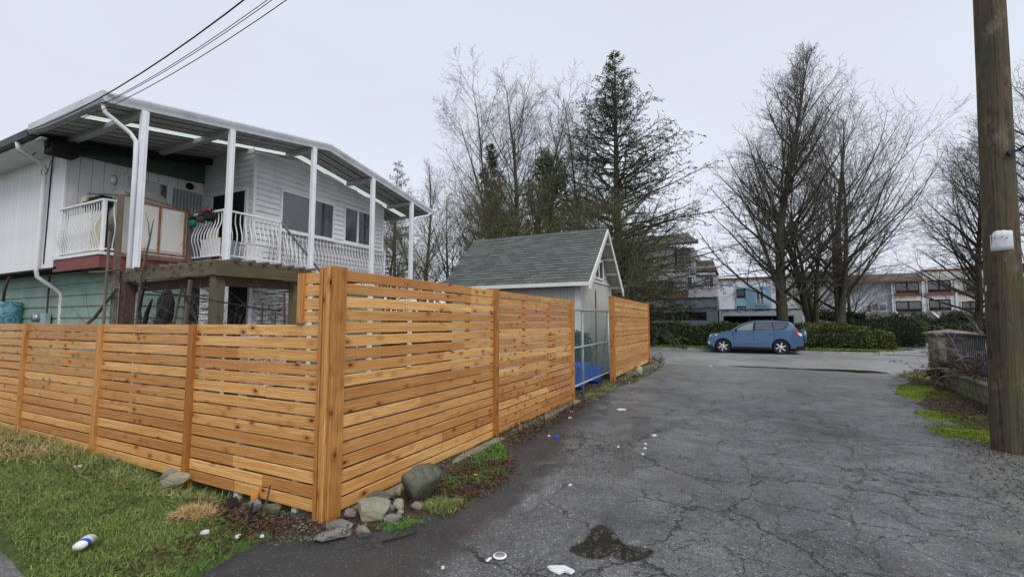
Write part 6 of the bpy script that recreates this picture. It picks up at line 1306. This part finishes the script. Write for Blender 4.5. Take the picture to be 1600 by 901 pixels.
MB().tube([(-.055, 0, 0), (-.054, 0, 0), (.055, 0, 0), (.06, 0, 0), (.052, 0, 0)], [.001, .034, .043, .043, .040], 18, caps=False).build('body', 'white_plastic', cup, True).scale = (1, 1, .72); MB().tube([(-.02, 0, 0), (.012, 0, 0)], [.0368, .0396], 18, caps=False).build('blue_band', 'blue_plastic', cup, True).scale = (1.0, 1.0, .73); MB().tube([(.056, 0, 0), (.062, 0, 0)], [.045, .045], 18, caps=False).build('rolled_rim', 'white_plastic', cup, True).scale = (1, 1, .72)
WS = [(-1.94, 8.39, .13, .5, 'flat white scrap lying on the far lane below the gate', .5), (-2.70, 7.77, .10, .6, 'torn white plastic scrap at the dirt edge by the last fence post', .3), (-2.55, 7.3, .05, .4, 'thin white strip just in front of the torn plastic by the fence', .9), (-1.09, 6.69, .07, .6, 'pale flat stone like scrap in the middle of the lane', .2), (-1.12, 6.19, .035, .8, 'upper of the three white bits in a row mid lane', .2), (-1.09, 5.97, .03, .8, 'middle of the three white bits in a row mid lane', .2), (-1.07, 5.70, .03, .9, 'lowest of the three white bits in a row mid lane', .2), (-1.41, 5.88, .04, .4, 'thin white sliver left of the row of white bits', 1.), (-2.41, 6.02, .035, .8, 'small white ball of paper near the second fence post', .2), (-1.51, 4.32, .03, .5, 'small white stub by the upper end of the dark split', .8), (-1.76, 2.53, .02, .6, 'tiny white scrap left of the plastic lid', .5), (-3.53, 2.06, .055, .5, 'white scrap on the grass just below the straw heap', .4), (-3.27, 2.14, .035, .8, 'square white scrap at the grass edge', .6), (-3.70, 2.42, .06, .3, 'narrow white scrap in the dirt above the straw heap', .3), (-6.30, 2.34, .09, .4, 'long white scrap on the grass below the low fence', .4), (-3.12, 2.22, .025, .8, 'tiny white scrap where the dirt meets the tarmac', .2), (-2.43, 17.6, .05, .8, 'white bit at the corner of the lane by the street', .2), (-.9, 18.2, .10, .5, 'white wad lying at the edge of the gutter puddle', .2), (-2.6, 12.2, .05, .8, 'white bit by the wide post of the far fence run', .2)]
for i, (x, y, r, el, lb, rz) in enumerate(WS): scrap(lb, x, y, (.012 if x > -3 else float(lawn_z(np.array(x), np.array(y)))+.015), ragged(r*.7, 7, i, el), h=.014 if r < .05 else .02, rz=rz, curl=.003)
scrap('crumpled bright blue wrapper on the tarmac near the second fence post', -2.28, 5.96, .012, ragged(.045, 7, 50, .7), 'blue_plastic', h=.03, curl=.006)
scrap('small orange leaf on the dirt strip right of the boulder', -2.42, 4.05, .06, ragged(.03, 6, 51, .6), 'orange_wood', name='dead_leaf', cat='leaf', h=.006)
scrap('orange cut wood wedge in the dirt under the low fence', -3.86, 2.66, .07, [(-.06, -.03), (.06, -.035), (.05, .02), (-.02, .04)], 'orange_wood', name='wood_offcut', cat='wood', h=.03, rz=-.5)
gt2 = thing('drain_grate', 'black ribbed plastic grate piece lying in the dirt under the low fence', 'grate', (-3.92, 2.50, .06), -.45)
for i in range(4): MB().box(-.11, .11, -.036+i*.022, -.022+i*.022, .008, .018).build('rib', 'dark', gt2)
MB().box(-.11, .11, -.036, .044, 0, .008).build('base', 'iron', gt2)
stick([(-3.42, 2.32, .0), (-3.43, 2.33, .08), (-3.45, 2.35, .14), (-3.44, 2.36, .20)], [.022, .018, .014, .004], 'short dark broken stake standing in the dirt before the low fence', 'dark', 'stake')
stick([(-3.6, 2.44, .05), (-3.55, 2.55, .10), (-3.66, 2.66, .20)], [.010, .010, .008], 'dark stick leaning on the lowest fence board', 'dark_wood')
stick([(-4.1, 2.45, .05), (-3.8, 2.38, .07), (-3.55, 2.44, .06)], [.008, .009, .006], 'dark twig lying in the dirt beside the grate', 'dark_wood')
stick([(-2.35, 2.62, .02), (-2.25, 2.72, .03), (-2.22, 2.85, .02)], [.008, .007, .004], 'dark twig lying on the tarmac below the corner stones', 'dark')
# recycling bins behind the gate
def bin_(lb, x, y, rz, z=.1, w=.56, d=.42, h=.40):
    t = thing('recycling_bin', lb, 'bin', (x, y, z), rz); a, b = w/2, d/2; k = .86; tk = .02
    o = [(-a*k, -b*k, 0), (a*k, -b*k, 0), (a*k, b*k, 0), (-a*k, b*k, 0), (-a, -b, h), (a, -b, h), (a, b, h), (-a, b, h), (-a+tk, -b+tk, h), (a-tk, -b+tk, h), (a-tk, b-tk, h), (-a+tk, b-tk, h), (-a*k+tk, -b*k+tk, .03), (a*k-tk, -b*k+tk, .03), (a*k-tk, b*k-tk, .03), (-a*k+tk, b*k-tk, .03)]
    f = [(3,2,1,0),(0,1,5,4),(1,2,6,5),(2,3,7,6),(3,0,4,7),(4,5,9,8),(5,6,10,9),(6,7,11,10),(7,4,8,11),(8,9,13,12),(9,10,14,13),(10,11,15,14),(11,8,12,15),(12,13,14,15)]
    MB().add(o, f).build('body', 'blue_plastic', t, bevel=.006); MB().box(-a-.02, a+.02, -b-.02, -b, h-.04, h+.004).box(-a-.02, a+.02, b, b+.02, h-.04, h+.004).box(-a-.02, -a, -b, b, h-.04, h+.004).box(a, a+.02, -b, b, h-.04, h+.004).build('rim', 'blue_plastic', t); return t
bin_('bright blue recycling bin in the middle behind the wire gate', -3.55, 10.55, .1, w=.52, d=.95, h=.50)
bin_('blue recycling bin at the right behind the wire gate post', -3.45, 11.6, .1, z=.1, w=.5, d=.62, h=.36)
bin_('blue bin half hidden at the left behind the wire gate', -3.35, 9.25, .1, z=.1, w=.4, d=.42, h=.55)
rk = hedge('dark evergreen bush behind the blue bins at the shed corner', -4.0, -3.5, 11.3, 11.95, .1, 1.5, 1500, 'dark_leaf', 310, L=.09, Wd=.05, cat='shrub', name='shrub', round_=0)
o = MB().box(-3.62, -3.50, 8.95, 9.15, .05, 1.45).build('old_plank', 'dark_wood'); tag(o, 'dark upright board behind the left of the wire gate', 'board')
fern(-2.7, 18.0, .06, 18, .5, 'dry_weed', 'fern_dead', 'dry brown weed clump at the street end of the far fence run')

litter('leaf_litter', 700, [(-3.3, 2.2), (-2.9, 2.4), (-2.5, 2.6), (-2.9, 2.68), (-3.3, 2.6)], .022, 'fine dark litter on the ground round the corner post', 26, dirt_z)
pebbles('soil_grit', 500, inpoly([(-3.9, 2.2), (-2.9, 2.2), (-2.6, 2.6), (-3.9, 2.66)], .02), .005, .016, 'stone_grey', 'small stones in the dirt round the corner post', 27, lambda X, Y: .04+0*X)

blades('long_grass', 1500, [(-8, 1.7), (-4.3, 1.6), (-3.9, 2.3), (-8, 2.4)], .09, .005, 'grass_long', 'scattered longer yellow blades through the lawn', 61, lawn_z, 1.2, dens=lambda X, Y: np.clip((snoise(X, Y, 93, 3, 3)+.1)*2.5, 0, 1))
litter('leaf_litter', 260, [(-8, 1.5), (-3.4, 1.2), (-3.4, 2.3), (-8, 2.5)], .03, 'scattered dead leaves on the lawn', 62, lambda X, Y: lawn_z(X, Y)+.03)

mz = lambda X, Y: .062+.03*snoise(X, Y, 61, 4, 2)*.6
for pl_m, lb_m in (([(3.45,14.6),(3.25,12.3),(3.6,11.9),(4.1,12.6),(4.3,14.6)], 'fuzzy moss tufts on the farthest patch before the stone pillar'), ([(2.95,10.5),(2.9,9.9),(3.6,9.6),(3.9,10.0),(3.5,10.6)], 'fuzzy moss tufts on the middle patch short of the low wall'), ([(2.55,9.05),(2.7,8.55),(3.6,8.3),(3.7,8.8),(3.0,9.2)], 'fuzzy moss tufts on the nearest patch behind the pole')):
    blades('moss_tufts', 2600, pl_m, .022, .012, 'moss', lb_m, 63, mz, 1.0, 'moss', jit=.13)
litter('leaf_litter', 900, [(2.5, 7.3), (3.5, 7.2), (3.6, 8.6), (2.6, 8.6)], .022, 'dark litter gathered round the foot of the utility pole', 64, lambda X, Y: .03+0*X, jit=.12)
litter('leaf_litter', 60, [(-1.12, 3.1), (-.65, 3.2), (-1.0, 3.75)], .02, 'few brown leaves in the triangular puddle', 65, lambda X, Y: -.016+0*X, jit=.02)
